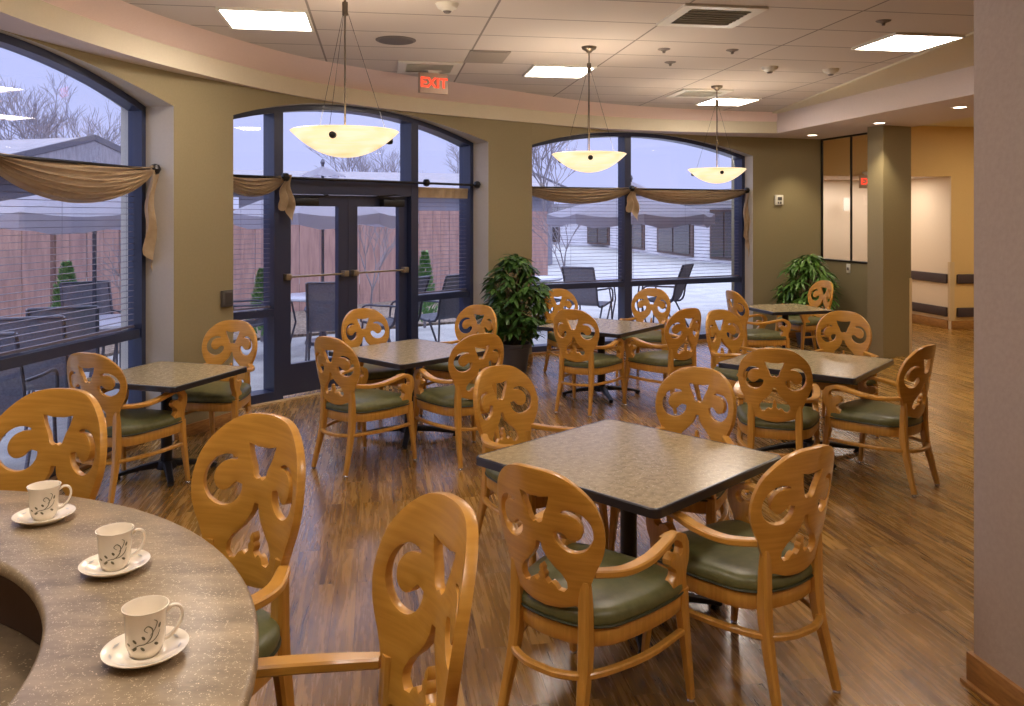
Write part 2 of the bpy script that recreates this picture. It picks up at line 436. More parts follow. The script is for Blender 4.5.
# floor
bm = BM(); add_prism(bm, [(-3.4,-2.2),(9,-2.2),(9,15.6),(4.2,15.6),(4.4,12.7),(3.45,12.5),(-.05,10.9),(-.5,10.75),(-2.98,7.85),(-3.2,7.0),(-3.75,3.1)], -.1, 0)
struct('floor', bm, M['floor'], smooth=False)
# window frames
def arch_frame(bm, W, t0, t1, w=.065, n=24):
    rings=[]
    for i in range(n+1):
        t = t0+(t1-t0)*i/n; h = arch((t-W.t0)/(W.t1-W.t0))+.01
        r=[]
        for nn,z in ((0,h-w),(0,h),(-W.dep,h),(-W.dep,h-w)):
            p = W.pt(t,nn); r.append(bm.verts.new((p[0],p[1],z)))
        rings.append(r)
    for a,b in zip(rings,rings[1:]):
        for k in range(4): bm.faces.new((a[k],b[k],b[(k+1)%4],a[(k+1)%4]))
def archz(W,t): return arch((t-W.t0)/(W.t1-W.t0))
def window(n, W, mull, rails, skip=None):
    root = sthing('window_%d'%n)
    bm = BM(); arch_frame(bm, W, W.t0, W.t1)
    W.box(bm, W.t0, W.t0+.055, -W.dep, 0, 0, archz(W,W.t0)-.0); W.box(bm, W.t1-.055, W.t1, -W.dep, 0, 0, archz(W,W.t1))
    if skip:
        W.box(bm, W.t0+.055, skip[0], -W.dep, 0, 0, .1); W.box(bm, skip[1], W.t1-.055, -W.dep, 0, 0, .1)
    else: W.box(bm, W.t0+.055, W.t1-.055, -W.dep, 0, 0, .1)
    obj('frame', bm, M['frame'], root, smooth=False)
    for a,b in mull:
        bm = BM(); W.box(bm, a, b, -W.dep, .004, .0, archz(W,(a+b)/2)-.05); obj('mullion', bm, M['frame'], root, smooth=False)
    for a,b,z0,z1 in rails:
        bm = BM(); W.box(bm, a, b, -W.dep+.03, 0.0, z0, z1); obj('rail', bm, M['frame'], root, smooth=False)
    # one sheet of glass per window, following the arch
    bm = BM(); nn = -W.dep*.62; k = 24; prev=None
    def col(t, zb):
        p = W.pt(t,nn); q = W.pt(t,nn-.008); h = archz(W,t)-.04
        return [bm.verts.new((p[0],p[1],zb)),bm.verts.new((p[0],p[1],h)),bm.verts.new((q[0],q[1],h)),bm.verts.new((q[0],q[1],zb))]
    spans = [(W.t0+.04,W.t1-.04,.05)] if not skip else [(W.t0+.04,skip[0]+.02,.05),(skip[0]+.02,skip[1]-.02,2.12),(skip[1]-.02,W.t1-.04,.05)]
    for a,b,zb in spans:
        prev=None
        for i in range(k+1):
            c = col(a+(b-a)*i/k, zb)
            if prev:
                for e in range(4): bm.faces.new((prev[e],c[e],c[(e+1)%4],prev[(e+1)%4]))
            else: bm.faces.new(c)
            prev=c
        bm.faces.new(prev[::-1])
    obj('glass', bm, M['glass'], root, smooth=False)
    return root
RZ0,RZ1 = .83,.90
window(1, W1, [(-.27,-.17)], [(W1.t0+.08,-.27,RZ0,RZ1),(-.17,W1.t1-.08,RZ0,RZ1)])
window(2, W2, [(.319,.418),(2.06,2.163)], [(W2.t0+.08,.319,RZ0,RZ1),(2.163,W2.t1-.08,RZ0,RZ1),(.418,2.06,2.02,2.17)], (.37,2.11))
window(3, W3, [(1.05,1.15)], [(W3.t0+.08,1.05,RZ0,RZ1),(1.15,W3.t1-.08,RZ0,RZ1)])
# double glazed doors
for i,(a,b) in enumerate(((.425,1.238),(1.242,2.055))):
    root = sthing('door_%d'%(i+1)); s = .12
    bm = BM()
    W2.box(bm, a, a+s, -.12, -.06, .03, 2.015); W2.box(bm, b-s, b, -.12, -.06, .03, 2.015)
    W2.box(bm, a+s, b-s, -.12, -.06, .03, .33); W2.box(bm, a+s, b-s, -.12, -.06, 1.9, 2.015)
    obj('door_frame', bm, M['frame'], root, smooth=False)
    bm = BM(); W2.box(bm, a+s-.005, b-s+.005, -.094, -.086, .32, 1.91); obj('glass', bm, M['glass'], root, smooth=False)
    bm = BM(); W2.box(bm, a+.05, b-.05, -.02, .0, 1.19, 1.21, bevel=.004)
    W2.box(bm, a+.03, a+.09, -.06, .005, 1.17, 1.23, bevel=.004); W2.box(bm, b-.09, b-.03, -.06, .005, 1.17, 1.23, bevel=.004)
    obj('push_bar', bm, M['chrome'], root)
    bm = BM(); m0 = a+.10 if i == 0 else b-.40
    W2.box(bm, m0, m0+.30, -.06, .02, 1.9, 1.98, bevel=.01)
    p0=W2.pt(m0+.15,-.01); p1=W2.pt(m0+.4 if i==0 else m0-.1,.03); p2=W2.pt(m0+.3,-.02)
    add_tube(bm,[(p0[0],p0[1],1.98),(p1[0],p1[1],2.01),(p2[0],p2[1],2.04)],.01,6)
    obj('door_closer', bm, M['framedark'], root)
bm = BM(); W2.box(bm, -.27, 3.0, .0, .05, 0, .018, bevel=.004); struct('trim_1', bm, M['guard'], smooth=False)
bm = BM(); W3.box(bm, -.5, 3.06, .0, .05, 0, .03, bevel=.004); struct('trim_2', bm, M['basewood'], smooth=False)
bm = BM(); W1.box(bm, -1.88, 1.46, .0, .05, 0, .03, bevel=.004); struct('trim_3', bm, M['basewood'], smooth=False)
# baseboards on the piers
def baseb(name, a, b, h=.1, th=.016, side=1):
    a=Vector(a); b=Vector(b); d=(b-a).normalized(); n=Vector((d.y,-d.x))*side
    bm=BM(); add_prism(bm,[tuple(a),tuple(b),tuple(b+n*th),tuple(a+n*th)],0,h,bevel=.003); return struct(name,bm,M['basewood'])
baseb('baseboard_left', (-2.71,6.69),(-2.43,7.28)); baseb('baseboard_middle', (-.28,9.92),(.247,10.31)); baseb('baseboard_back', (3.513,12.175),(4.6,12.51))

# ------------------------------------------------------------------ ceiling and bulkheads
U = crom([(-1.9,1.9),(-2.3,2.7),(-2.6,3.7),(-2.69,4.8),(-2.61,5.57),(-2.44,6.25),(-1.92,7.5),(-1.13,8.47),(-.135,9.45),(1.13,10.62),(2.55,11.3),(3.67,11.56)],8)
Fc = crom([(-2.0,1.7),(-2.5,2.6),(-2.82,3.6),(-2.88,4.66),(-2.79,5.68),(-2.58,6.6),(-2.07,7.95),(-1.2,9.1),(-.12,10.0),(1.16,10.95),(2.6,11.45),(3.69,11.6)],8)
def resample(P, n):
    d=[0]
    for a,b in zip(P,P[1:]): d.append(d[-1]+(b-a).length)
    out=[]; j=0
    for i in range(n+1):
        s=d[-1]*i/n
        while j<len(d)-2 and d[j+1]<s: j+=1
        t=(s-d[j])/(d[j+1]-d[j]); out.append(P[j].lerp(P[j+1],t))
    return out
U=[Vector((p.x,p.y)) for p in U]; Fc=[Vector((p.x,p.y)) for p in Fc]
U=resample(U,60); Fc=resample(Fc,60)
CZ, DZ, LZ = 3.24, 2.95, 3.11
bm = BM()
bm.faces.new([bm.verts.new((p.x,p.y,CZ)) for p in U]+[bm.verts.new(q) for q in ((3.9,11.7,CZ),(4.55,7.81,CZ),(6.2,-2.1,CZ),(-3.3,-2.1,CZ),(-3.3,1.9,CZ))])
bmesh.ops.triangulate(bm, faces=bm.faces[:])
r = bmesh.ops.extrude_face_region(bm, geom=bm.faces[:]); bmesh.ops.translate(bm, vec=(0,0,.1), verts=[v for v in r['geom'] if isinstance(v,bmesh.types.BMVert)])
struct('ceiling', bm, M['ceiling'], smooth=False)
# curved stepped bulkhead along the windows
def strip(bm, A, B, mi=0):
    a=[bm.verts.new(p) for p in A]; b=[bm.verts.new(p) for p in B]
    for i in range(len(a)-1): bm.faces.new((a[i],a[i+1],b[i+1],b[i])).material_index=mi
    return a,b
bm = BM()
strip(bm, [(p.x,p.y,CZ+.002) for p in U], [(p.x,p.y,LZ) for p in Fc], 0)
strip(bm, [(p.x,p.y,LZ) for p in Fc], [(p.x,p.y,DZ) for p in Fc], 1)
out=[]
for i,p in enumerate(Fc):
    a=Fc[max(i-1,0)]; b=Fc[min(i+1,60)]; d=(b-a).normalized(); n=Vector((-d.y,d.x))
    w = .62 if i>6 else 1.0
    if i>52: w=.62+(i-52)*.03
    out.append(p+n*w)
strip(bm, [(p.x,p.y,DZ) for p in Fc], [(p.x,p.y,DZ+.001) for p in out], 2)
strip(bm, [(p.x,p.y,DZ+.001) for p in out], [(p.x,p.y,CZ+.1) for p in out], 2)
strip(bm, [(p.x,p.y,CZ+.1) for p in out], [(p.x,p.y,CZ+.1) for p in U], 2)
o = struct('ceiling_bulkhead', bm, [M['drywall_pink'],M['drywall_yellow'],M['drywall']], angle=30)
# straight bulkhead on the right
bm = BM()
add_prism(bm, [(3.69,11.58),(4.36,7.89),(5.93,-2.05),(7.1,-2.05),(5.35,9.6),(5.15,10.9),(5.05,11.0),(4.7,12.6),(3.45,12.6),(3.3,12.2)], DZ-.001, CZ+.1)
struct('ceiling_soffit', bm, M['drywall'], smooth=False)
bm = BM(); add_box(bm, (6.3,6.8,3.27), (5.4,18,.1)); struct('ceiling_corridor', bm, M['drywall_yellow'], smooth=False)

# partition with interior window
bm = BM(); d=Vector((5.0-K1[0],10.98-K1[1])).normalized(); PF = Frame(K1, d, (-d.y*-1,d.x*-1)); PF.n = Vector((d.y,-d.x))
if PF.n.x > 0: PF.n = -PF.n
PL = 1.55
PF.box(bm, 0, PL, -.12, 0, 0, 1.14); struct('wall_partition', bm, M['wall_olive'], smooth=False)
root = sthing('window_4')
bm = BM(); PF.box(bm, 0, PL, -.1, .01, 1.14, 1.165); PF.box(bm, 0, PL, -.03, .0, 2.925, 2.95)
PF.box(bm, .0, .02, -.03, .0, 1.16, 2.93)
obj('frame', bm, M['framedark'], root, smooth=False)
bm = BM(); PF.box(bm, .70, .712, -.03, .0, 1.16, 2.93); obj('mullion', bm, M['framedark'], root, smooth=False)
bm = BM(); PF.box(bm, .01, PL, -.02, -.012, 1.16, 2.93); obj('glass', bm, M['glass'], root, smooth=False)
# pillar
Kp=Vector((4.69,10.55)); a=Vector((.914,.407)); b=Vector((-.407,.914))
bm = BM(); add_prism(bm, [tuple(Kp),tuple(Kp+a*.49),tuple(Kp+a*.49+b*.25),tuple(Kp+b*.25)], 0, DZ, bevel=.004)
struct('wall_pillar', bm, M['wall_olive'])
bm = BM(); q=Kp+a*.49
add_prism(bm, [tuple(q+Vector((-.03,-.014))-b*.006),tuple(q+a*.008-b*.006),tuple(q+a*.008+b*.04),tuple(q-a*.03+b*.04)], .0, 1.0, bevel=.003)
tag(obj('corner_guard', bm, M['guard']), 'pale tan corner guard up the edge of the square pillar', 'corner guard', 'corner guards')
# corridor walls
e=Vector((.987,.158)); g=Vector((-.158,.987)); Kc=Vector((6.97,13.25))
def pr(name, pts, z0, z1, m): bm=BM(); add_prism(bm,[tuple(p) for p in pts],z0,z1); return struct(name,bm,m,smooth=False)
pr('wall_corridor', [Kc, Kc+e*2.2, Kc+e*2.2+g*1.5, Kc+g*1.5], 0, 3.25, M['wall_tan'])
pr('wall_corridor_header', [Kc, Kc-e*2.45, Kc-e*2.45+g*.2, Kc+g*.2], 2.43, 3.25, M['wall_tan'])
pr('ceiling_recess', [Kc+g*.2, Kc-e*2.7+g*.2, Kc-e*2.9+g*1.5, Kc+g*1.5], 2.43, 2.5, M['drywall'])
pr('wall_recess_back', [Kc+g*1.5, Kc-e*2.9+g*1.5, Kc-e*2.9+g*1.6, Kc+g*1.6], 0, 2.6, M['wall_light'])
pr('wall_recess_left', [Vector((4.66,12.72)), Vector((4.42,14.4)), Vector((4.3,14.4)), Vector((4.5,12.72))], 0, 3.3, M['wall_light'])
pr('wall_recess_right', [Kc, Kc+g*1.5, Kc+g*1.5-e*.01, Kc-e*.01+g*.01], 0, 2.43, M['wall_light'])
def rail(a,b,z,label):
    d=(b-a).normalized(); n=Vector((d.y,-d.x)); bm=BM()
    if n.y>0 and abs(n.y)>.5: n=-n
    if abs(n.y)<.5 and n.x>0: n=-n
    add_prism(bm,[tuple(a),tuple(b),tuple(b+n*.04),tuple(a+n*.04)],z-.075,z+.075,bevel=.015)
    tag(obj('bumper_rail',bm,M['bumper']),label,'bumper rail','dark bumper rails on the corridor walls')
s=-e*.012
rail(Kc+s+g*.06, Kc+s+g*1.45, .80, 'upper dark bumper rail on the pale recess wall beside the pillar')
rail(Kc+s+g*.06, Kc+s+g*1.45, .27, 'lower dark bumper rail on the pale recess wall beside the pillar')
rail(Kc+e*.09-g*.002, Kc+e*1.9-g*.002, .80, 'upper dark bumper rail on the tan corridor wall')
rail(Kc+e*.09-g*.002, Kc+e*1.9-g*.002, .27, 'lower dark bumper rail on the tan corridor wall')
bm=BM(); add_prism(bm,[tuple(Kc-e*.025-g*.01),tuple(Kc+e*.05-g*.01),tuple(Kc+e*.05),tuple(Kc-e*.012),tuple(Kc-e*.012+g*.05),tuple(Kc-e*.025+g*.05)],.13,1.07)
tag(obj('corner_guard',bm,M['guard']),'pale tan corner guard where the recess meets the tan corridor wall','corner guard','corner guards')
def bb2(name,a,b,n): 
    bm=BM(); add_prism(bm,[tuple(a),tuple(b),tuple(b+n*.02),tuple(a+n*.02)],0,.14,bevel=.003); struct(name,bm,M['basewood'])
bb2('baseboard_corridor', Kc-g*0.001, Kc+e*1.9-g*.001, -g); bb2('baseboard_recess', Kc-e*.01+g*.06, Kc-e*.01+g*1.45, -e)
# near wall on the right
e2=Vector((.158,-.987)); Kr=Vector((1.77,3.2)); f2=Vector((.987,.158))
pr('wall_right', [Kr, Kr+e2*5.2, Kr+e2*5.2+f2*.3, Kr+f2*.3], 0, CZ+.02, M['wall_mauve'])
bm=BM(); add_prism(bm,[tuple(Kr-f2*.018-e2*.018),tuple(Kr-f2*.018+e2*5),tuple(Kr+e2*5),tuple(Kr),tuple(Kr+f2*.3),tuple(Kr+f2*.3-e2*.018)],0,.125,bevel=.003)
add_prism(bm,[tuple(Kr-f2*.034-e2*.034),tuple(Kr-f2*.034+e2*5),tuple(Kr+e2*5-f2*.018),tuple(Kr-f2*.018-e2*.018),tuple(Kr+f2*.3-e2*.018),tuple(Kr+f2*.3-e2*.034)],0,.018,bevel=.004)
struct('baseboard_right',bm,M['basewood'])

# ------------------------------------------------------------------ small wall and ceiling fittings
def on_wall(Wf, t, z, w, h, dep): return Wf, t, z, w, h, dep
WB = Frame(W3.CR, (K1[0]-W3.CR[0],K1[1]-W3.CR[1]), (1,-1)); WB.n=Vector((WB.d.y,-WB.d.x))
r=thing('thermostat','small white thermostat with a grey display on the olive wall right of the windows','thermostat',(0,0,0))
tt=.43
bm=BM(); WB.box(bm,tt-.07,tt+.07,.0,.03,1.96,2.11,bevel=.008); obj('body',bm,M['white_plastic'],r)
bm=BM(); WB.box(bm,tt-.03,tt+.04,.03,.034,2.03,2.08); obj('display',bm,M['grey_plastic'],r)
bm=BM(); WB.box(bm,tt-.03,tt-.01,.03,.036,1.98,2.01); WB.box(bm,tt+.01,tt+.03,.03,.036,1.98,2.01); obj('button',bm,M['grey_plastic'],r)
WP = Frame(W1.CR,(W2.CL[0]-W1.CR[0],W2.CL[1]-W1.CR[1]),(1,-1)); WP.n=Vector((WP.d.y,-WP.d.x))
r=thing('card_reader','dark grey wall box on the olive pier between the left window and glass doors','control box')
bm=BM(); WP.box(bm,.50,.62,0,.035,1.02,1.16,bevel=.006); obj('housing',bm,M['grey_plastic'],r)
bm=BM(); WP.box(bm,.52,.60,.035,.039,1.04,1.14); obj('face_plate',bm,mat('dark_faceplate',(62,58,58),.4),r)
r=thing('light_switch','white light switch plate under the interior window, left of the pillar','switch')
bm=BM(); PF.box(bm,.63,.71,0,.012,.99,1.12,bevel=.003); obj('plate',bm,M['white_plastic'],r)
bm=BM(); PF.box(bm,.65,.665,.012,.02,1.03,1.07); PF.box(bm,.675,.69,.012,.02,1.03,1.07); obj('toggle',bm,M['grille'],r)
r=thing('wall_notice','small pale notice plate on the wall behind the interior window','notice')
bm=BM(); add_box(bm,(5.77,14.38,2.0),(.14,.02,.22),math.atan2(.158,.987)); obj('plate',bm,M['white_plastic'],r,smooth=False)

def uw(u,w): return (u*math.cos(ROT)-w*math.sin(ROT), u*math.sin(ROT)+w*math.cos(ROT))
def troffer(x,y,label):
    r=thing('ceiling_light',label,'ceiling light',(x,y,CZ),ROT,'square fluorescent ceiling lights')
    bm=BM(); 
    for dx,dy,sx,sy in ((-.3,0,.02,.62),(.3,0,.02,.62),(0,-.3,.58,.02),(0,.3,.58,.02)): add_box(bm,(dx,dy,-.008),(sx,sy,.02))
    obj('trim',bm,M['white_plastic'],r,smooth=False)
    bm=BM(); add_box(bm,(0,0,-.004),(.578,.578,.006)); add_tube(bm,[(.2,-.289,-.006),(.2,.289,-.006)],.004,6); obj('diffuser',bm,M['troffer'],r,smooth=False)
for u,w,lb in ((-.80,6.3,'lit square ceiling light above the glass doors, nearest the left window'),(1.76,8.1,'lit square ceiling light between the first two hanging bowl lamps'),
             (4.31,9.9,'lit square ceiling light behind the farthest hanging bowl lamp'),(4.31,6.3,'lit square ceiling light nearest the foreground wall on the right'),
             (1.76,4.5,'lit square ceiling light over the middle of the room, above the frame'),(-.80,2.7,'lit square ceiling light over the counter stools, above the frame'),
             (-.80,.9,'added square ceiling light that brightens the near end of the counter, above the frame'),(1.76,.9,'lit square ceiling light over the viewer, above the frame')):  # the one over the counter's near end is added, unseen, to brighten counter and stools
    x,y=uw(u,w); troffer(x,y,lb)
def diffuser(x,y,label,s=.6):
    r=thing('air_vent',label,'vent',(x,y,CZ),ROT,'ceiling air vents')
    bm=BM()
    for dx,dy,sx,sy in ((-.26,0,.08,.6),(.26,0,.08,.6),(0,-.26,.44,.08),(0,.26,.44,.08)): add_box(bm,(dx,dy,-.008),(sx*s/.6,sy*s/.6,.016))
    obj('flange',bm,M['white_plastic'],r,smooth=False)
    bm=BM(); add_box(bm,(0,0,-.002),(.45,.45,.004)); obj('duct_opening',bm,M['framedark'],r,smooth=False)
    bm=BM()
    for k in range(7): 
        y0=-.19+.063*k; vs=add_box(bm,(0,y0,-.014),(.44,.028,.004))
        bmesh.ops.rotate(bm,verts=vs,cent=(0,y0,-.014),matrix=Matrix.Rotation(.6,3,'X'))
    obj('louvre',bm,M['white_plastic'],r,smooth=False)
x,y=uw(2.35,5.7); diffuser(x,y,'square louvred air vent in the ceiling near the top centre right')
x,y=uw(3.7,9.3); diffuser(x,y,'square louvred air vent in the ceiling beside the farthest hanging lamp')
x,y=uw(.48,8.1); diffuser(x,y,'square louvred air vent in the ceiling next to the red exit sign')
def disc(name,label,cat,x,y,prof,m,part=None,z=CZ,group=None):
    r=thing(name,label,cat,(x,y,z),0,group)
    bm=BM(); add_lathe(bm,prof,seg=28); obj('housing',bm,m,r)
    if part: bm=BM(); add_lathe(bm,part[1],seg=24); obj(part[0],bm,part[2],r)
    return r
disc('ceiling_speaker','round grey speaker grille in the ceiling left of the exit sign','speaker',-.95,6.83,[(0,-.012),(.15,-.012),(.165,-.004),(.165,0)],M['grille'],('grille',[(0,-.0125),(.14,-.0135),(.14,-.011)],mat('dark_grille',(104,98,98),.7)))
dp=[(0,-.05),(.035,-.05),(.05,-.035),(.065,-.03),(.075,-.012),(.08,0)]
for x,y,lb in ((-.44,5.67,'round white smoke detector at the top edge above the glass doors'),(2.49,8.07,'round white smoke detector on the ceiling over the right tables'),(3.13,8.2,'small round white detector right of the other right-side detector')):
    disc('smoke_detector',lb,'smoke detector',x,y,dp,M['white_plastic'],('sensor',[(0,-.062),(.02,-.062),(.03,-.05)],M['grille']),group='ceiling smoke detectors')
sp=[(0,-.035),(.012,-.035),(.014,-.02),(.03,-.012),(.05,-.006),(.055,0)]
for x,y,lb in ((1.31,7.2,'small round sprinkler head, front one of the pair near the middle hanging lamp'),(1.48,7.81,'small round sprinkler head, rear one of the pair near the middle hanging lamp'),(2.74,6.16,'small round sprinkler head near the brightest right ceiling light'),(1.91,7.24,'small round sprinkler head between the square vent and the far detectors')):
    disc('sprinkler_head',lb,'sprinkler',x,y,sp,M['grille'],group='ceiling sprinkler heads')
r=thing('access_panel','flat grey access panel in the ceiling right of the exit sign','panel',(-.23,7.55,CZ),ROT)
bm=BM(); add_box(bm,(0,0,-.004),(.36,.56,.008)); obj('plate',bm,mat('grey_panel',(158,148,138),.7),r,smooth=False)
bm=BM(); add_box(bm,(0,-.26,-.009),(.3,.01,.004)); obj('latch',bm,M['grille'],r,smooth=False)
for x,y,lb in ((4.26,11.85,'lit recessed downlight in the soffit left of the pillar'),(4.53,10.3,'lit recessed downlight in the soffit just in front of the pillar'),(4.72,8.8,'lit recessed downlight in the soffit nearest the foreground wall')):
    r=thing('recessed_downlight',lb,'downlight',(x,y,DZ-.001),0,'recessed downlights in the soffit')
    bm=BM(); add_lathe(bm,[(.065,-.006),(.085,-.006),(.09,0),(.065,0),(.065,-.006)],seg=28); obj('trim_ring',bm,M['white_plastic'],r)
    bm=BM(); add_lathe(bm,[(0,-.003),(.066,-.003),(.066,0)],seg=28); obj('lamp',bm,M['canlamp'],r)
    ld=bpy.data.lights.new('downlight_beam','SPOT'); ld.energy=42; ld.color=(1,.84,.6); ld.spot_size=math.radians(95); ld.spot_blend=.6; ld.shadow_soft_size=.05
    lo=bpy.data.objects.new('downlight_beam',ld); C.objects.link(lo); lo.location=(x,y,DZ-.02)
# exit signs
def exit_sign(name,label,loc,rz,s=1,hang=True):
    r=thing(name,label,'exit sign',loc,rz,None)
    bm=BM(); add_box(bm,(0,0,0),(.30*s,.045*s,.20*s),bevel=.005); obj('housing',bm,mat('exit_housing',(196,170,150),.5),r)
    if hang: bm=BM(); add_box(bm,(0,0,.115*s),(.12*s,.03*s,.03*s)); add_box(bm,(0,0,.14*s),(.16*s,.08*s,.03*s)); obj('mount',bm,M['white_plastic'],r,smooth=False)
    cu=bpy.data.curves.new('txt','FONT'); cu.body='EXIT'; cu.size=.135*s; cu.align_x='CENTER'; cu.align_y='CENTER'; cu.extrude=.002; cu.offset=.0035*s; cu.space_character=1.05
    to=bpy.data.objects.new('txt',cu); C.objects.link(to); bpy.context.view_layer.update()
    me=bpy.data.meshes.new_from_object(to.evaluated_get(bpy.context.evaluated_depsgraph_get())); bpy.data.objects.remove(to)
    me.materials.clear(); me.materials.append(M['exit_red'])
    lt=bpy.data.objects.new('lettering',me); C.objects.link(lt); lt.parent=r; lt.rotation_euler=(PI/2,0,0); lt.location=(0,-.024*s,0)
    return r
exit_sign('exit_sign','red lit EXIT sign hanging from the ceiling above the glass doors',(-.775,8.2,3.10),math.radians(28),1.0)
exit_sign('exit_sign','red lit EXIT sign seen through the interior window beside the pillar',(5.52,12.93,2.33),math.radians(9),1.0)

# ------------------------------------------------------------------ pendants
def pendant(x,y,zr,R,label,px):
    r=thing('pendant_lamp',label,'hanging lamp',(x,y,0),0,'hanging alabaster bowl lamps')
    bm=BM(); add_lathe(bm,[(0,CZ-.05),(.02,CZ-.05),(.03,CZ-.035),(.06,CZ-.02),(.065,CZ)],seg=24); obj('canopy',bm,M['rod'],r)
    bm=BM(); add_tube(bm,[(0,0,zr-.13),(0,0,CZ-.04)],.006,10); add_lathe(bm,[(.009,zr+.70),(.018,zr+.70),(.018,zr+.78),(.009,zr+.78)],seg=14); obj('rod',bm,M['rod'],r)
    prof=[]; 
    for i in range(13):
        a=i/12; prof.append((R*a, zr-.15+.15*a**2.1))
    prof+= [(R+.006,zr+.006),(R-.004,zr+.012)]
    for i in range(12,-1,-1):
        a=i/12; prof.append(((R-.010)*a, zr-.138+.146*a**2.1))
    bm=BM(); add_lathe(bm,prof,seg=48); bo=obj('bowl_shade',bm,M['bowl'],r)
    for k in range(3):
        bm=BM(); a=2*PI*k/3-PI/2-.15; add_tube(bm,[(.01*math.cos(a),.01*math.sin(a),zr+.74),((R-.05)*math.cos(a),(R-.05)*math.sin(a),zr-.03)],.0014,5); obj('cable',bm,M['framedark'],r)
    for k in range(3):
        a=2*PI*k/3-PI/2-.05
        c=Vector(((R*.88)*math.cos(a),(R*.88)*math.sin(a),zr-.04)); bm=BM()
        add_lathe(bm,[(0,.02),(.018,.018),(.022,0),(.018,-.018),(0,-.02)],c=c,seg=14,mtx=Matrix.Rotation(a-PI/2,4,'Z')@Matrix.Rotation(PI/2,4,'X')); obj('clamp',bm,M['framedark'],r)
    ld=bpy.data.lights.new('pendant_bulb','POINT'); ld.energy=PEND; ld.color=(1,.90,.78); ld.shadow_soft_size=.05
    lo=bpy.data.objects.new('pendant_bulb',ld); C.objects.link(lo); lo.location=(x,y,zr-.05)
PEND=24
pendant(-1.0,5.0,2.30,.315,'nearest and largest-looking hanging bowl lamp, in front of the glass doors',0)
pendant(.656,7.11,2.32,.312,'middle hanging bowl lamp in front of the right-hand arched window',0)
pendant(2.27,9.25,2.31,.312,'farthest hanging bowl lamp at the right end of the arched windows',0)

# ------------------------------------------------------------------ blinds, rods and swags
def blind(W,a,b,label,z1=2.08,z0=.93):
    r=thing('window_blind',label,'blind',(0,0,0),0,'horizontal slat blinds')
    bm=BM(); W.box(bm,a,b,-.10,-.055,z1,z1+.04); obj('head_rail',bm,M['blind'],r,smooth=False)
    bm=BM(); z=z1-.03
    while z>z0:
        W.box(bm,a,b,-.09,-.064,z-.0017,z+.0017); z-=.047
    obj('slats',bm,M['blind'],r,smooth=False)
    bm=BM(); W.box(bm,a,b,-.088,-.062,z0-.02,z0-.002); obj('bottom_rail',bm,M['blind'],r,smooth=False)
    for t in ((a+.08),(a+b)/2,(b-.08)):
        bm=BM(); p=W.pt(t,-.076); add_tube(bm,[(p[0],p[1],z0-.01),(p[0],p[1],z1)],.0014,4); obj('cord',bm,M['blind'],r)
blind(W1,W1.t0+.09,-.28,'slat blind in the left edge window, half beyond the frame')
blind(W1,-.16,W1.t1-.058,'slat blind in the big left window behind the two-seat table')
blind(W2,W2.t0+.06,.315,'narrow slat blind just left of the glass doors')
blind(W2,2.17,W2.t1-.058,'slat blind just right of the glass doors')
blind(W3,W3.t0+.06,1.045,'slat blind in the left half of the right-hand window')
blind(W3,1.16,W3.t1-.058,'slat blind in the right half of the right-hand window')
def rod(W,a,b,label,balls):
    r=thing('curtain_rod',label,'curtain rod',(0,0,0),0,'dark curtain rods')
    bm=BM(); p=W.pt(a,.08); q=W.pt(b,.08); add_tube(bm,[(p[0],p[1],2.17),(q[0],q[1],2.17)],.014,10); obj('pole',bm,M['framedark'],r)
    for t in balls:
        p=W.pt(t,.10); bm=BM(); add_lathe(bm,[(0,.045),(.03,.035),(.045,0),(.03,-.035),(0,-.045)],c=(p[0],p[1],2.175),seg=16); obj('finial',bm,M['framedark'],r)
        bm=BM(); m=W.pt(t,.03); W.box(bm,t-.012,t+.012,0,.09,2.16,2.185); obj('bracket',bm,M['framedark'],r,smooth=False)
rod(W1,W1.t0+.1,W1.t1-.02,'dark rod across the big left window',(-.2,W1.t1-.03))
rod(W2,W2.t0+.05,W2.t1+.0,'dark rod across the glass doors and side panes',(.38,2.2,W2.t1-.04))
rod(W3,W3.t0+.02,W3.t1-.0,'dark rod across the right-hand arched window',(1.1,W3.t1-.05))
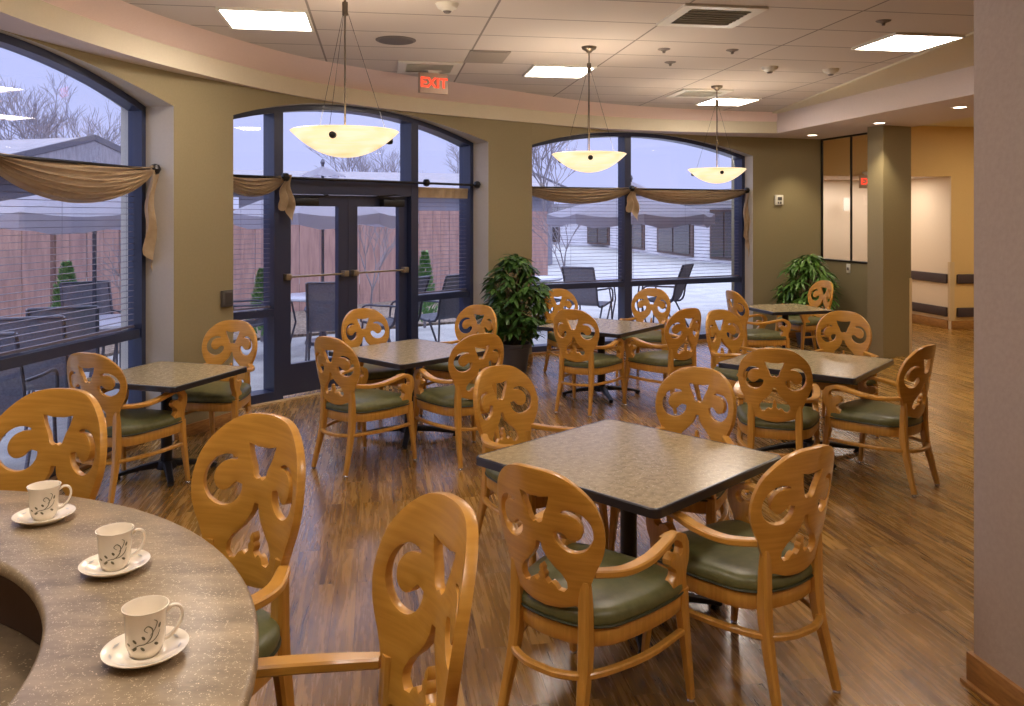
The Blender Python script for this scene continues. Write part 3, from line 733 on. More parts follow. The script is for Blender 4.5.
def swag(W,a,b,sag,label,tails=(),topdrop=.04,width=.30,seed=0):
    rnd=random.Random(seed)
    r=thing('fabric_swag',label,'swag curtain',(0,0,0),0,'tan satin swags')
    bm=BM(); nu,nv=40,48; grid=[]
    for i in range(nu+1):
        s=i/nu; row=[]
        env=4*s*(1-s); env2=env**.75
        for j in range(nv+1):
            v=j/nv
            drop=(topdrop*v)+ env2*(.015+(sag-.015)*v) + .02*math.sin(v*PI)*env
            fold=.022*math.sin(v*2*PI*5.5+.9*math.sin(s*PI*1.3+seed)+seed)*(.4+.6*env)+.012*math.sin(v*2*PI*11+3*s)
            out=.075+.055*math.sin(v*PI)*(.5+.5*env)+fold
            if v<.06: out=.09
            skew=.03*math.sin(v*PI)*math.sin(2*PI*s)
            p=W.pt(a+(b-a)*s+skew,out); row.append(bm.verts.new((p[0],p[1],2.19-drop)))
        grid.append(row)
    for i in range(nu):
        for j in range(nv): bm.faces.new((grid[i][j],grid[i+1][j],grid[i+1][j+1],grid[i][j+1]))
    r2=bmesh.ops.solidify(bm,geom=bm.faces[:],thickness=.004)
    obj('drape',bm,M['satin'],r,angle=70)
    for (t,w,ln) in tails:
        bm=BM(); nu2,nv2=14,20; g=[]
        for i in range(nv2+1):
            s=i/nv2; row=[]
            for j in range(nu2+1):
                v=j/nu2
                hem=ln*(.62+.38*v)+ .03*math.sin(v*9)
                z=2.20-hem*s
                wd=w*(.45+.75*s)*(1 if s<.8 else 1)
                p=W.pt(t+(v-.5)*wd+.018*math.sin(s*8+v*3), .085+.028*math.sin(v*2*PI*2.2+s*3)+.012*math.sin(s*11+2*v))
                row.append(bm.verts.new((p[0],p[1],z)))
            g.append(row)
        for i in range(nv2):
            for j in range(nu2): bm.faces.new((g[i][j],g[i+1][j],g[i+1][j+1],g[i][j+1]))
        bmesh.ops.solidify(bm,geom=bm.faces[:],thickness=.004)
        obj('tail',bm,M['satin'],r,angle=70)
swag(W1,-.2,W1.t1-.05,.26,'tan satin swag with a long tail across the big left window',((W1.t1-.03,.22,1.0),),seed=1)
swag(W1,W1.t0+.1,-.2,.30,'tan satin swag at the far left end of the left window',(),seed=2)
swag(W2,W2.t0+.05,.38,.17,'short tan satin swag with a tail left of the glass doors',((.40,.17,.46),),seed=3)
# flat valance right of the doors
r=thing('fabric_valance','flat gathered tan strip of fabric over the pane right of the glass doors','valance',(0,0,0))
bm=BM(); g=[]
for i in range(31):
    s=i/30; g.append([bm.verts.new((*W2.pt(2.18+.80*s,-.03+.012*math.sin(s*40+v)),2.13-.12*v)) for v in (0,.5,1)])
for i in range(30):
    for j in range(2): bm.faces.new((g[i][j],g[i+1][j],g[i+1][j+1],g[i][j+1]))
bmesh.ops.solidify(bm,geom=bm.faces[:],thickness=.004); obj('cloth',bm,M['satin'],r,angle=70)
swag(W3,W3.t0+.03,1.10,.19,'tan satin swag over the left half of the right-hand window',((1.12,.20,.46),),seed=5)
swag(W3,1.10,W3.t1-.06,.19,'tan satin swag with a long tail over the right half of the right-hand window',((W3.t1-.04,.10,1.0),),seed=6)

# ------------------------------------------------------------------ chairs
ARMZ=.675
def chair(lift, name, label, plift=0):
    z0=lift-.035; zp=plift
    root=thing(name,label,'chair' if lift==0 else 'stool')
    # seat outline
    hp=[(0,.292),(.14,.288),(.232,.268),(.268,.215),(.262,.07),(.236,-.07),(.205,-.16),(.13,-.222),(0,-.243)]
    full=[(x,y) for x,y in hp]+[(-x,y) for x,y in hp[::-1][1:-1]]
    YC=.02; ol=[(p.x,p.y-YC) for p in crom([(a,b,0) for a,b in full],5,True)]
    def sc(k): return [(x*k,y*k+YC) for x,y in ol]
    bm=BM(); rings=[]
    for k,z in ((.93,.452),(.985,.458),(1.005,.475),(1.0,.492),(.97,.505),(.90,.515),(.72,.523),(.45,.528),(.2,.53)):
        rings.append([bm.verts.new((x,y,z+z0)) for x,y in sc(k)])
    for a,b in zip(rings,rings[1:]):
        for i in range(len(a)): bm.faces.new((a[i],a[(i+1)%len(a)],b[(i+1)%len(a)],b[i]))
    bm.faces.new(rings[0][::-1]); bm.faces.new(rings[-1])
    cu=obj('seat_cushion',bm,M['vinyl'],root,angle=60)
    bm=BM(); add_tube(bm,[(x,y+YC,.461+z0) for x,y in ol],.005,6,closed=True); obj('piping',bm,M['piping'],cu)
    bm=BM(); rings=[]
    for k,z in ((.90,.392),(.965,.392),(.98,.398),(.98,.448),(.96,.455),(.90,.455)):
        rings.append([bm.verts.new((x*k,y*k+YC,z+z0)) for x,y in ol])
    for a,b in zip(rings,rings[1:]):
        for i in range(len(a)): bm.faces.new((a[i],a[(i+1)%len(a)],b[(i+1)%len(a)],b[i]))
    a=rings[-1];b=rings[0]
    for i in range(len(a)): bm.faces.new((a[i],a[(i+1)%len(a)],b[(i+1)%len(a)],b[i]))
    obj('seat_rail',bm,M['maple2'],root,angle=40)
    # back panel
    half=[(0,.475),(.06,.472),(.115,.457),(.165,.42),(.203,.37),(.222,.305),(.224,.245),(.212,.19),(.19,.14),(.17,.09),(.158,.05),(.156,0),(.146,-.01)]
    bot=[(.115,.006),(.06,-.012),(0,-.018)]
    h1=crom([(a,b,0) for a,b in half],4); h2=crom([(a,b,0) for a,b in bot],3)
    right=[(p.x,p.y) for p in h1]+[(p.x,p.y) for p in h2]
    outline=right+[(-x,y) for x,y in right[::-1][1:-1]]
    holes=[]
    # scroll: a crescent wrapping round a blunt curl
    cx,cz=.126,.272; A=[];B=[]
    n=26; a0,a1=math.radians(118),math.radians(-172)
    for i in range(n+1):
        t=i/n; a=a0+(a1-a0)*t
        th=.006+.041*t**.6
        if t>.9: th*=1-.35*((t-.9)/.1)**2
        ro=.070-(.006*((t-.9)/.1)**2 if t>.9 else 0); A.append((cx+ro*math.cos(a)*.95,cz+ro*math.sin(a)*1.08)); ri=ro-th+(.003 if t>.9 else 0)
        B.append((cx+ri*math.cos(a)*.95-.002,cz+ri*math.sin(a)*1.08+.002*t))
    cres=A+B[::-1]
    holes.append(cres); holes.append([(-x,z) for x,z in cres][::-1])
    tz=[(-.060,.386),(-.022,.378),(.022,.378),(.060,.386),(.050,.352),(.034,.320),(.025,.292),(.012,.283),(0,.290),(-.012,.283),(-.025,.292),(-.034,.320),(-.050,.352)]
    holes.append(tz[::-1])
    low=[(.009,.215),(.014,.19),(.028,.165),(.05,.140),(.078,.115),(.094,.088),(.094,.066),(.080,.050),(.060,.052),(.050,.068),(.036,.076),(.024,.066),(.018,.072),(.010,.080),(.013,.090),(.013,.098),(.006,.106),(.009,.114),(.006,.124),(0,.132)]
    holes.append(low+[(-x,z) for x,z in low[::-1][1:]])
    ca,sa=math.cos(.17),math.sin(.17)
    def fn(x,z,o):
        # curve about a vertical axis, leaning back
        k=2.7*x; nx,ny=-k/math.hypot(1,k),1/math.hypot(1,k)
        return (x+nx*o, -.243-z*sa+x*x*1.35+ny*o*ca, .49+z*ca+o*sa*.5+zp)
    bm=plate(outline,holes,fn,.024,.024,.003)
    obj('backrest',bm,M['maple'],root,angle=40)
    # legs
    for s in(-1,1):
        bm=BM()
        pts=[(s*.168,-.30,0.012),(s*.160,-.262,.16),(s*.152,-.235,.30+z0*.9),(s*.149,-.222,.40+z0),(s*.148,-.222,.48+zp),(s*.150,-.226,.585+zp)]
        pts=crom(pts,4); n=len(pts)
        w=[.026+.020*min(1,i/(n*.55)) for i in range(n)]; d=[.032+.018*min(1,i/(n*.5)) for i in range(n)]
        w=[x*(1 if i<n*.8 else 1-.4*(i-n*.8)/(n*.2)) for i,x in enumerate(w)]; d=[x*(1 if i<n*.6 else 1-.45*(i-n*.6)/(n*.4)) for i,x in enumerate(d)]
        add_tube(bm,pts,0,flat=(w,d,(0,1,0))); lg=obj('leg',bm,M['maple2'],root,angle=40)
        bm=BM(); add_lathe(bm,[(0,0),(.013,0),(.015,.006),(.010,.014),(.006,.03)],c=(s*.168,-.30,0),seg=12); obj('glide',bm,M['glide'],lg)
        bm=BM(); pts=[(s*.268,.285,.014),(s*.258,.262,.22),(s*.250,.245,.40+z0),(s*.250,.243,.47+z0)]
        add_tube(bm,pts,0,flat=([.026,.036,.046,.046],[.026,.036,.046,.046],(0,1,0))); lg=obj('leg',bm,M['maple2'],root,angle=40)
        bm=BM(); add_lathe(bm,[(0,0),(.013,0),(.015,.006),(.010,.014),(.006,.03)],c=(s*.268,.285,0),seg=12); obj('glide',bm,M['glide'],lg)
    # hoop stretcher
    def hoop(z):
        bm=BM(); k=(z/(.42+z0)); fx=.268-.018*k; fy=.285-.04*k; rx=.160; ry=-.255
        pts=crom([(-fx,fy,z),(-fx+.005,.05,z),(-.218,-.10,z),(-rx,ry+.03,z-.002),(-.08,ry-.02,z-.004),(0,ry-.028,z-.005),(.08,ry-.02,z-.004),(rx,ry+.03,z-.002),(.218,-.10,z),(fx-.005,.05,z),(fx,fy,z)],4)
        add_tube(bm,pts,0,flat=(.028,.022,(0,0,1))); obj('stretcher',bm,M['maple2'],root,angle=40)
    hoop(.275)
    if lift: 
        bm=BM(); add_tube(bm,[(-.258,.262,.24),(.258,.262,.24)],0,flat=(.03,.026,(0,0,1))); obj('footrest',bm,M['maple2'],root,angle=40)
    # arms
    sup=[(.225,.455),(.226,.50),(.230,.535),(.243,.565),(.250,.60),(.250,.635),(.236,.668),(.205,.688),(.165,.694),(.135,.690),(.135,.668),(.165,.670),(.195,.662),(.212,.644),(.216,.622),(.208,.606),(.196,.600),(.190,.612),(.178,.620),(.160,.618),(.148,.604),(.148,.586),(.160,.570),(.172,.560),(.176,.545),(.170,.532),(.158,.522),(.152,.505),(.160,.488),(.172,.478),(.180,.455)]
    for s in(-1,1):
        def fa(y,z,o,s=s): return (s*(.251-.010*(z-.46)/.2)+o, .25-(.25-y)*1.35+.035, z-.008*(z-.45)/.2+z0)
        bm=plate(sup,[],fa,.036,.02,.003); obj('arm_scroll',bm,M['maple2'],root,angle=40)
        bm=BM()
        pts=crom([(s*.241,.195,.673+z0),(s*.254,.10,.664+z0),(s*.256,-.01,.648+z0),(s*.230,-.12,.640+z0),(s*.174,-.212,.648+z0)],5); n=len(pts)
        add_tube(bm,pts,0,flat=([.036+.012*math.sin(PI*i/(n-1)) for i in range(n)],.026,(0,0,1))); obj('armrest',bm,M['maple'],root,angle=40)
    return root
def R(a): return math.radians(a)-PI/2
SPOTS=[
 (.275,3.05,50,'wooden armchair with olive seat, seen from behind at bottom centre, at the front table','chairs at the front table'),
 (.92,3.31,124,'wooden armchair with olive seat, right of the front table with its back to the right','chairs at the front table'),
 (.12,4.46,-49,'wooden armchair behind the left corner of the front table, facing the viewer','chairs at the front table'),
 (.88,4.38,-122,'wooden armchair behind the front table, blue window light on its curved back','chairs at the front table'),
 (-1.10,6.09,53,'wooden armchair with olive seat, front left of the table by the glass doors','chairs at the table by the doors'),
 (-.38,6.26,122,'wooden armchair with olive seat, front right of the table by the glass doors','chairs at the table by the doors'),
 (-1.20,7.35,-58,'wooden armchair against the glass doors, behind the left of the doors table','chairs at the table by the doors'),
 (-.45,7.65,-118,'wooden armchair beside the left potted plant, behind the doors table','chairs at the table by the doors'),
 (.70,7.82,60,'wooden armchair with olive seat, front left of the middle window table','chairs at the middle window table'),
 (1.45,7.90,124,'wooden armchair with olive seat, front right of the middle window table','chairs at the middle window table'),
 (.66,9.40,-64,'wooden armchair right of the left potted plant, behind the middle window table','chairs at the middle window table'),
 (1.52,9.45,-112,'wooden armchair under the right-hand window mullion, behind the middle window table','chairs at the middle window table'),
 (1.78,5.62,70,'wooden armchair seen squarely from behind, near side of the right-hand table','chairs at the right-hand table'),
 (2.52,5.70,130,'wooden armchair at the right end of the right-hand table, nearest the pillar','chairs at the right-hand table'),
 (2.02,7.25,-58,'wooden armchair at the far left corner of the right-hand table','chairs at the right-hand table'),
 (2.82,7.12,-113,'wooden armchair behind the right-hand table, its wide back facing the viewer','chairs at the right-hand table'),
 (2.78,9.52,14,'wooden armchair on the left side of the small table by the right plant','chairs at the small far table'),
 (3.80,10.80,200,'wooden armchair in front of the right potted plant, facing left','chairs at the small far table'),
 (-2.53,5.45,72,'wooden armchair on the near side of the small table by the left window','chairs at the left window table'),
 (-2.28,6.45,-95,'wooden armchair against the olive pier, behind the small left table','chairs at the left window table'),
]
proto=chair(0,'dining_armchair','x')
for i,(x,y,a,lb,gp) in enumerate(SPOTS):
    if i==0:
        proto.location=(x,y,0); proto.rotation_euler=(0,0,R(a)); proto['label']=lb; proto['group']=gp
    else: tree_copy(proto,(x,y,0),R(a),lb,gp)
ST=[(-1.62,2.60,-100,'tall wooden counter stool at the left edge, behind the farthest cup'),
    (-.90,2.26,-121,'tall wooden counter stool at the middle of the curved counter'),
    (-.40,1.62,-152,'tall wooden counter stool nearest the viewer, at bottom centre left')]
sproto=chair(.19,'counter_stool','x',.24)
for i,(x,y,a,lb) in enumerate(ST):
    if i==0: sproto.location=(x,y,0); sproto.rotation_euler=(0,0,R(a)); sproto['label']=lb; sproto['group']='tall stools at the counter'
    else: tree_copy(sproto,(x,y,0),R(a),lb,'tall stools at the counter')

# ------------------------------------------------------------------ tables
TZ=.70
def table(x,y,s,a,label,group):
    r=thing('dining_table',label,'table',(x,y,0),math.radians(a),group)
    h=s/2; c=.035
    def rr(h,c,k=4):
        P=[]
        for cx,cy,a0 in ((h-c,h-c,0),(-h+c,h-c,PI/2),(-h+c,-h+c,PI),(h-c,-h+c,1.5*PI)):
            for i in range(k+1): t=a0+PI/2*i/k; P.append((cx+c*math.cos(t),cy+c*math.sin(t)))
        return P
    bm=BM(); add_prism(bm,rr(h-.012,c-.01),TZ-.03,TZ); tp=obj('tabletop',bm,M['tabletop'],r,angle=30)
    bm=BM(); o=rr(h,c); inn=rr(h-.0125,c-.01)
    rings=[[bm.verts.new((p[0],p[1],z)) for p in q] for q,z in ((inn,TZ-.036),(o,TZ-.036),(o,TZ-.004),(rr(h-.004,c),TZ+.0006),(inn,TZ+.0006))]
    for p,q in zip(rings,rings[1:]+rings[:1]):
        for i in range(len(p)): bm.faces.new((p[i],p[(i+1)%len(p)],q[(i+1)%len(p)],q[i]))
    obj('edge_band',bm,M['laminate_edge'],r,angle=40)
    bm=BM(); add_lathe(bm,[(.038,.06),(.038,TZ-.05),(.05,TZ-.045),(.05,TZ-.036),(0,TZ-.036)],seg=24); add_lathe(bm,[(0,.09),(.06,.09),(.07,.06),(.07,.04),(0,.04)],seg=24); obj('column',bm,M['framedark'],r)
    bm=BM(); add_box(bm,(0,0,TZ-.043),(.42,.05,.014)); add_box(bm,(0,0,TZ-.043),(.05,.42,.014)); obj('mounting_plate',bm,M['framedark'],r,smooth=False)
    for k in range(4):
        t=PI/2*k+PI/4; Lh=s*.42; cs,sn=math.cos(t),math.sin(t); bm=BM()
        pts=[(cs*q,sn*q,z) for q,z in ((.04,.070),(Lh*.5,.058),(Lh*.85,.036),(Lh,.024))]
        add_tube(bm,pts,0,flat=([.06,.05,.042,.04],[.045,.035,.022,.018],(0,0,1)))
        ar=obj('base_arm',bm,M['framedark'],r,angle=40)
        bm=BM(); add_lathe(bm,[(0,0),(.02,0),(.022,.008),(.012,.02)],c=(cs*Lh*.94,sn*Lh*.94,0),seg=12); obj('glide',bm,M['framedark'],ar)
gp='square speckled dining tables'
TABS=[(.535,3.83,1.01,45.5,'large square speckled table with black edge, nearest the viewer'),
(-.84,6.83,.95,47,'square speckled table in front of the glass doors'),
(.90,8.42,.95,53,'square speckled table before the right-hand window, right of the tall plant'),
(2.24,6.34,1.0,51,'large square speckled table at the right, in front of the pillar'),
(3.28,10.02,.80,14,'small square table beside the far right potted plant'),
(-2.42,5.85,.79,72,'small square table by the big left window')]
for x,y,s,a,lb in TABS: table(x,y,s,a,lb,gp)

# ------------------------------------------------------------------ counter
CC=Vector((-1.70,1.30)); HZ=.97
def ring(bm,r0,r1,z0,z1,a0,a1,n=72,rnd=0):
    prof=[(r0,z0),(r1,z0),(r1,z1),(r0,z1)] if not rnd else [(r0+rnd,z0),(r1-rnd,z0),(r1,z0+rnd),(r1,z1-rnd),(r1-rnd*.4,z1-rnd*.3),(r1-rnd,z1),(r0+rnd,z1),(r0+rnd*.4,z1-rnd*.3),(r0,z1-rnd),(r0,z0+rnd)]
    R_=[]
    for i in range(n+1):
        a=a0+(a1-a0)*i/n; R_.append([bm.verts.new((r*math.cos(a),r*math.sin(a),z)) for r,z in prof])
    m=len(prof)
    for p,q in zip(R_,R_[1:]):
        for k in range(m): bm.faces.new((p[k],p[(k+1)%m],q[(k+1)%m],q[k]))
    bm.faces.new(R_[0]); bm.faces.new(R_[-1][::-1])
r=thing('serving_counter','curved speckled solid-surface counter at the bottom left carrying the cups','counter',(CC.x,CC.y,0))
A0,A1=math.radians(-70),math.radians(225)
bm=BM(); ring(bm,.845,1.25,HZ-.04,HZ,A0,A1,96,.012); obj('countertop',bm,M['counter'],r,angle=50)
bm=BM(); ring(bm,.90,.96,0,HZ-.04,A0,A1); obj('front_panel',bm,M['diewall'],r)
bm=BM(); ring(bm,.35,.90,.74,.78,A0,A1,72,.008); obj('work_surface',bm,M['counter_edge'],r,angle=50)
bm=BM(); ring(bm,.40,.44,0,.74,A0,A1); obj('inner_panel',bm,M['diewall'],r)
bm=BM(); ring(bm,.96,.972,0,.1,A0,A1); obj('toe_kick',bm,M['basewood'],r)

# cups and saucers
def cup(x,y,rz,lab,slab):
    s=thing('saucer',slab,'saucer',(x,y,HZ),0,'cream saucers')
    bm=BM(); add_lathe(bm,[(0,.002),(.042,.0),(.045,.003),(.065,.012),(.076,.019),(.077,.021),(.074,.021),(.061,.015),(.043,.0075),(.030,.007),(.028,.0085),(.026,.007),(0,.007)],seg=48); obj('dish',bm,M['china'],s,angle=50)
    bm=BM()
    for k in range(9):
        a=2*PI*k/9+.2; c=Vector((.0605*math.cos(a),.0605*math.sin(a),.0160)); t=Vector((-math.sin(a),math.cos(a),0)); n=Vector((math.cos(a),math.sin(a),.25)).normalized()
        pts=[c-t*.012,c+n*.003,c+t*.012,c-n*.003]; bm.faces.new([bm.verts.new(p+Vector((0,0,.0006))) for p in pts])
    bmesh.ops.solidify(bm,geom=bm.faces[:],thickness=.0003); obj('leaf_border',bm,mat('pale_border',(206,204,200),.4),s,smooth=False)
    r=thing('coffee_cup',lab,'cup',(x,y,HZ+.0078),rz,'cream cups with leaf print')
    pr=[(0,.001),(.024,.0),(.026,.004),(.029,.006),(.034,.020),(.036,.05),(.0375,.078),(.0415,.088),(.0420,.0895),(.0400,.0895),(.0355,.078),(.0335,.05),(.031,.020),(.025,.010),(0,.009)]
    bm=BM(); add_lathe(bm,pr,seg=48); obj('body',bm,M['china'],r,angle=50)
    bm=BM(); pts=crom([(.036,0,.072),(.048,0,.080),(.061,0,.075),(.065,0,.058),(.057,0,.038),(.045,0,.025),(.034,0,.020)],5); n=len(pts)
    add_tube(bm,pts,0,flat=([.0055]*n,[.009]*n,(0,1,0))); obj('handle',bm,M['china'],r,angle=60)
    # vine print wrapped on the side that faces the viewer
    bm=BM()
    def onc(a,z): 
        rr=.0345+(z-.02)*.06+.0006
        return Vector((rr*math.cos(a),rr*math.sin(a),z))
    va=math.atan2(-y,-x)-rz
    def stroke(pl,w):
        P=[Vector((a,b)) for a,b in pl]; Lf=[];Rt=[]
        for i,p in enumerate(P):
            d=(P[min(i+1,len(P)-1)]-P[max(i-1,0)]).normalized(); n=Vector((-d.y,d.x)); ww=w*(.35+.65*math.sin(PI*(i+.3)/(len(P)-.4)))
            for q,l in ((p+n*ww,Lf),(p-n*ww,Rt)): l.append(bm.verts.new(onc(va+q.x/.036,.045+q.y)))
        for i in range(len(P)-1): bm.faces.new((Lf[i],Lf[i+1],Rt[i+1],Rt[i]))
    def C2(p): return [(v.x,v.y) for v in crom([(a,b,0) for a,b in p],4)]
    stroke(C2([(-.026,-.022),(-.012,-.014),(0,-.012),(.010,-.002),(.012,.012),(.004,.020),(-.002,.014),(.004,.008)]),.0011)
    stroke(C2([(0,-.012),(.012,-.010),(.022,-.002),(.026,.008)]),.001)
    stroke(C2([(.008,.002),(.016,.012),(.020,.024),(.014,.030)]),.0009)
    for (cx,cy,ang,l) in ((-.024,-.024,.6,.010),(-.016,-.010,2.4,.009),(-.008,-.018,-.8,.009),(.016,-.014,-.6,.009),(.024,.012,1.3,.009),(-.001,-.004,2.2,.008),(-.030,-.016,2.8,.008)):
        stroke([(cx+math.cos(ang)*l*t,cy+math.sin(ang)*l*t) for t in (0,.25,.5,.75,1)],.0026)
    bmesh.ops.solidify(bm,geom=bm.faces[:],thickness=.0002); obj('vine_print',bm,M['print'],r,smooth=False)
cup(-1.275,2.275,math.radians(28),'cream cup with leaf print, farthest of the three on the counter','cream saucer under the farthest cup')
cup(-.93,1.955,math.radians(28),'cream cup with leaf print, middle of the three on the counter','cream saucer under the middle cup')
cup(-.69,1.572,math.radians(28),'cream cup with leaf print, nearest of the three on the counter','cream saucer under the nearest cup')

# ------------------------------------------------------------------ potted plants
def leafshape(bm,p,d,up,ln,w,droop):
    d=d.normalized(); s=d.cross(up).normalized(); n=s.cross(d)
    P=[]
    for t,k in ((0,.05),(.3,.8),(.6,1),(.85,.55),(1,.02)):
        c=p+d*ln*t-Vector((0,0,1))*droop*ln*t*t
        P.append((bm.verts.new(c-s*w*k*.5-n*.0),bm.verts.new(c+n*w*-.12*k),bm.verts.new(c+s*w*k*.5)))
    for a,b in zip(P,P[1:]):
        bm.faces.new((a[0],a[1],b[1],b[0])); bm.faces.new((a[1],a[2],b[2],b[1]))
def plant(x,y,label,H,Rr,pr,ph,lm,seed,ncl,ln,lw,nl):
    rnd=random.Random(seed)
    r=thing('potted_plant',label,'plant',(x,y,0),0,'potted plants')
    bm=BM(); add_lathe(bm,[(0,0),(pr*.72,0),(pr*.74,.02),(pr*.96,ph-.05),(pr*1.04,ph-.045),(pr*1.06,ph),(pr*.96,ph),(pr*.9,ph-.06),(0,ph-.06)],seg=36); obj('pot',bm,M['pot'],r)
    bm=BM(); add_lathe(bm,[(0,ph-.045),(pr*.5,ph-.04),(pr*.91,ph-.055)],seg=24); obj('soil',bm,M['soil'],r)
    bs=BM(); bl=BM()
    for k in range(ncl):
        a=rnd.uniform(0,2*PI); f=rnd.random(); hz=ph+.06+(H-ph-.08)*f
        prof=math.sin(PI*min(1,.18+.80*f))**.6
        rad=Rr*prof*math.sqrt(rnd.uniform(.25,1))
        tip=Vector((rad*math.cos(a),rad*math.sin(a),hz))
        if k<ncl*.35:
            b0=Vector((.03*math.cos(a),.03*math.sin(a),ph-.05)); m=Vector((tip.x*.35,tip.y*.35,ph+(hz-ph)*.6)); pts=crom([b0,m,tip],3); add_tube(bs,pts,[.006-.004*i/len(pts) for i in range(len(pts))],5)
        dirc=Vector((math.cos(a),math.sin(a),.25))
        for q in range(nl):
            b=a+2*PI*q/nl+rnd.uniform(-.3,.3); d=Vector((math.cos(b),math.sin(b),rnd.uniform(-.75,.25)))+dirc*.6
            leafshape(bl,tip,d,Vector((0,0,1))+Vector((rnd.uniform(-.3,.3),rnd.uniform(-.3,.3),0)),ln*rnd.uniform(.75,1.15),lw*rnd.uniform(.8,1.1),rnd.uniform(.2,.7))
    obj('stems',bs,M['stem'],r); obj('foliage',bl,lm,r,angle=60,recalc=False)
plant(.03,9.62,'tall potted plant with dark glossy leaves against the olive pier between the windows',1.36,.36,.185,.34,M['leaf'],3,190,.15,.052,6)
plant(4.15,11.75,'potted plant with bright drooping leaves in the corner beside the interior window',1.27,.34,.18,.32,M['leaf2'],8,150,.19,.044,7)

# ------------------------------------------------------------------ outside
bm=BM(); add_prism(bm,[(-30,-10),(60,-10),(60,90),(-30,90)],-.25,-.12); struct('ground',bm,M['concrete'],smooth=False)
bm=BM(); add_prism(bm,[(-14,1),(-3.4,1),(-3.0,7.2),(-2.2,8.2),(-.2,10.8),(4.3,13.3),(8,13.6),(8,20),(40,30),(40,60),(1.5,60),(.6,15),(-1.3,14.0),(-5.2,11.2),(-5.6,9),(-7.5,5.5)],-.12,-.03)
struct('patio_floor',bm,M['concrete'],smooth=False)
bm=BM(); add_prism(bm,[(-14,1),(-7.5,5.5),(-5.6,9),(-5.2,11.2),(-1.3,14.0),(.6,15),(.8,22),(-16,22)],-.12,.01)
tag(obj('mulch_bed',bm,M['mulch'],smooth=False),'bed of pale brown mulch along the foot of the wooden fence','mulch',kind='stuff')
FP=[(-9.5,3),(-7.6,8.5),(-6.6,12),(-3.4,16.5),(-.9,19.3),(.9,20.6)]
r=thing('wooden_fence','tall reddish vertical-board privacy fence around the patio','fence')
for a,b in zip(FP,FP[1:]):
    a=Vector(a);b=Vector(b);d=(b-a).normalized();n=Vector((-d.y,d.x)); bm=BM()
    ln=(b-a).length; k=int(ln/.25); 
    for i in range(k):
        p=a+d*ln*(i/k); q=a+d*(ln*((i+1)/k)-.012); off=n*(.012 if i%2 else 0)
        add_prism(bm,[tuple(p+off),tuple(q+off),tuple(q+off+n*.02),tuple(p+off+n*.02)],.02,1.92)
    add_prism(bm,[tuple(a+n*.035),tuple(b+n*.035),tuple(b+n*.07),tuple(a+n*.07)],1.5,1.6); add_prism(bm,[tuple(a+n*.035),tuple(b+n*.035),tuple(b+n*.07),tuple(a+n*.07)],.3,.4)
    obj('board_panel',bm,noise_mat('fence_wood',(152,118,112),(176,138,128),2.5,.85,(6,6,1)),r,smooth=False)
    bm=BM(); add_prism(bm,[tuple(a-d*.05),tuple(a+d*.05),tuple(a+d*.05+n*.1),tuple(a-d*.05+n*.1)],0,1.98); obj('post',bm,mat('fence_post',(120,88,84),.8),r,smooth=False)
def gable(name,label,pts,z0,z1,axis,over,rise,wm,col=None):
    """rectangular house: pts = corner, u vector, v vector; ridge along u"""
    P,u,v=[Vector(q) for q in pts]; r=thing(name,label,'building')
    bm=BM(); add_prism(bm,[tuple(P),tuple(P+u),tuple(P+u+v),tuple(P+v)],z0,z1)
    w=obj('wall',bm,wm,r,smooth=False)
    bm=BM(); un=u.normalized()*over; vn=v.normalized()*over
    A=P-un-vn;B=P+u+un-vn;Cc=P+u+un+v+vn;D=P-un+v+vn; r0=(A+D)/2; r1=(B+Cc)/2
    def V(p,z): return bm.verts.new((p.x,p.y,z))
    for dz in (0,):
        a,b,c,d=[V(q,z1) for q in (A,B,Cc,D)]; e,f=V(r0,z1+rise),V(r1,z1+rise)
        a2,b2,c2,d2=[V(q,z1-.18) for q in (A,B,Cc,D)]
        bm.faces.new((a,b,f,e)); bm.faces.new((c,d,e,f)); bm.faces.new((a,e,d)); bm.faces.new((b,c,f))
        bm.faces.new((a,a2,b2,b)); bm.faces.new((b,b2,c2,c)); bm.faces.new((c,c2,d2,d)); bm.faces.new((d,d2,a2,a)); bm.faces.new((a2,d2,c2,b2))
    obj('roof',bm,M['shingle'],r,smooth=False)
    bm=BM()
    for p,q in ((A,r0),(D,r0),(B,r1),(Cc,r1)):
        add_tube(bm,[(p.x,p.y,z1-.02),(q.x,q.y,z1+rise+(-.02))],0,flat=(.06,.2,(0,0,1)))
    obj('roof_trim',bm,M['fascia_ext'],r,smooth=False)
    return r
gable('neighbour_house','low grey house with a gabled roof seen over the fence through the left window',((-14.5,22.5),(-9.5,3.0),(2.2,7.0)),0,3.1,0,.5,1.15,M['fascia_ext'])
gable('neighbour_house','long low grey roofed building beyond the fence behind the glass doors',((-9.0,27.5),(10.5,3.5),(-2.0,6.5)),0,2.75,0,.5,.75,M['siding'])
# white clapboard wing seen through the right-hand window
r=thing('clapboard_building','white clapboard building with brown windows seen through the right-hand window','building')
pts=[(10.4,25),(8.4,31),(7.45,34),(5.4,50),(1.2,56)]
up=Vector((1,0.2)).normalized()
bm=BM(); poly=[Vector(p) for p in pts]
add_prism(bm,[tuple(p) for p in poly]+[(1.2,64),(30,64),(30,25)],-.1,2.35)
w=obj('wall',bm,M['siding'],r,smooth=False)
me=w.data; uv=me.uv_layers.new(name='uv')
for lp in me.loops:
    p=me.vertices[lp.vertex_index].co; uv.data[lp.index].uv=(p.y,p.z)
bm=BM(); add_prism(bm,[(9.6,24.6),(7.8,31),(6.8,34),(4.8,49.4),(.8,55),(.8,65),(31,65),(31,24.6)],2.35,2.55)
add_prism(bm,[(11,26),(10,34),(7,52),(5,57),(5,64),(30,64),(30,26)],2.55,3.0)
obj('roof',bm,M['shingle'],r,smooth=False)
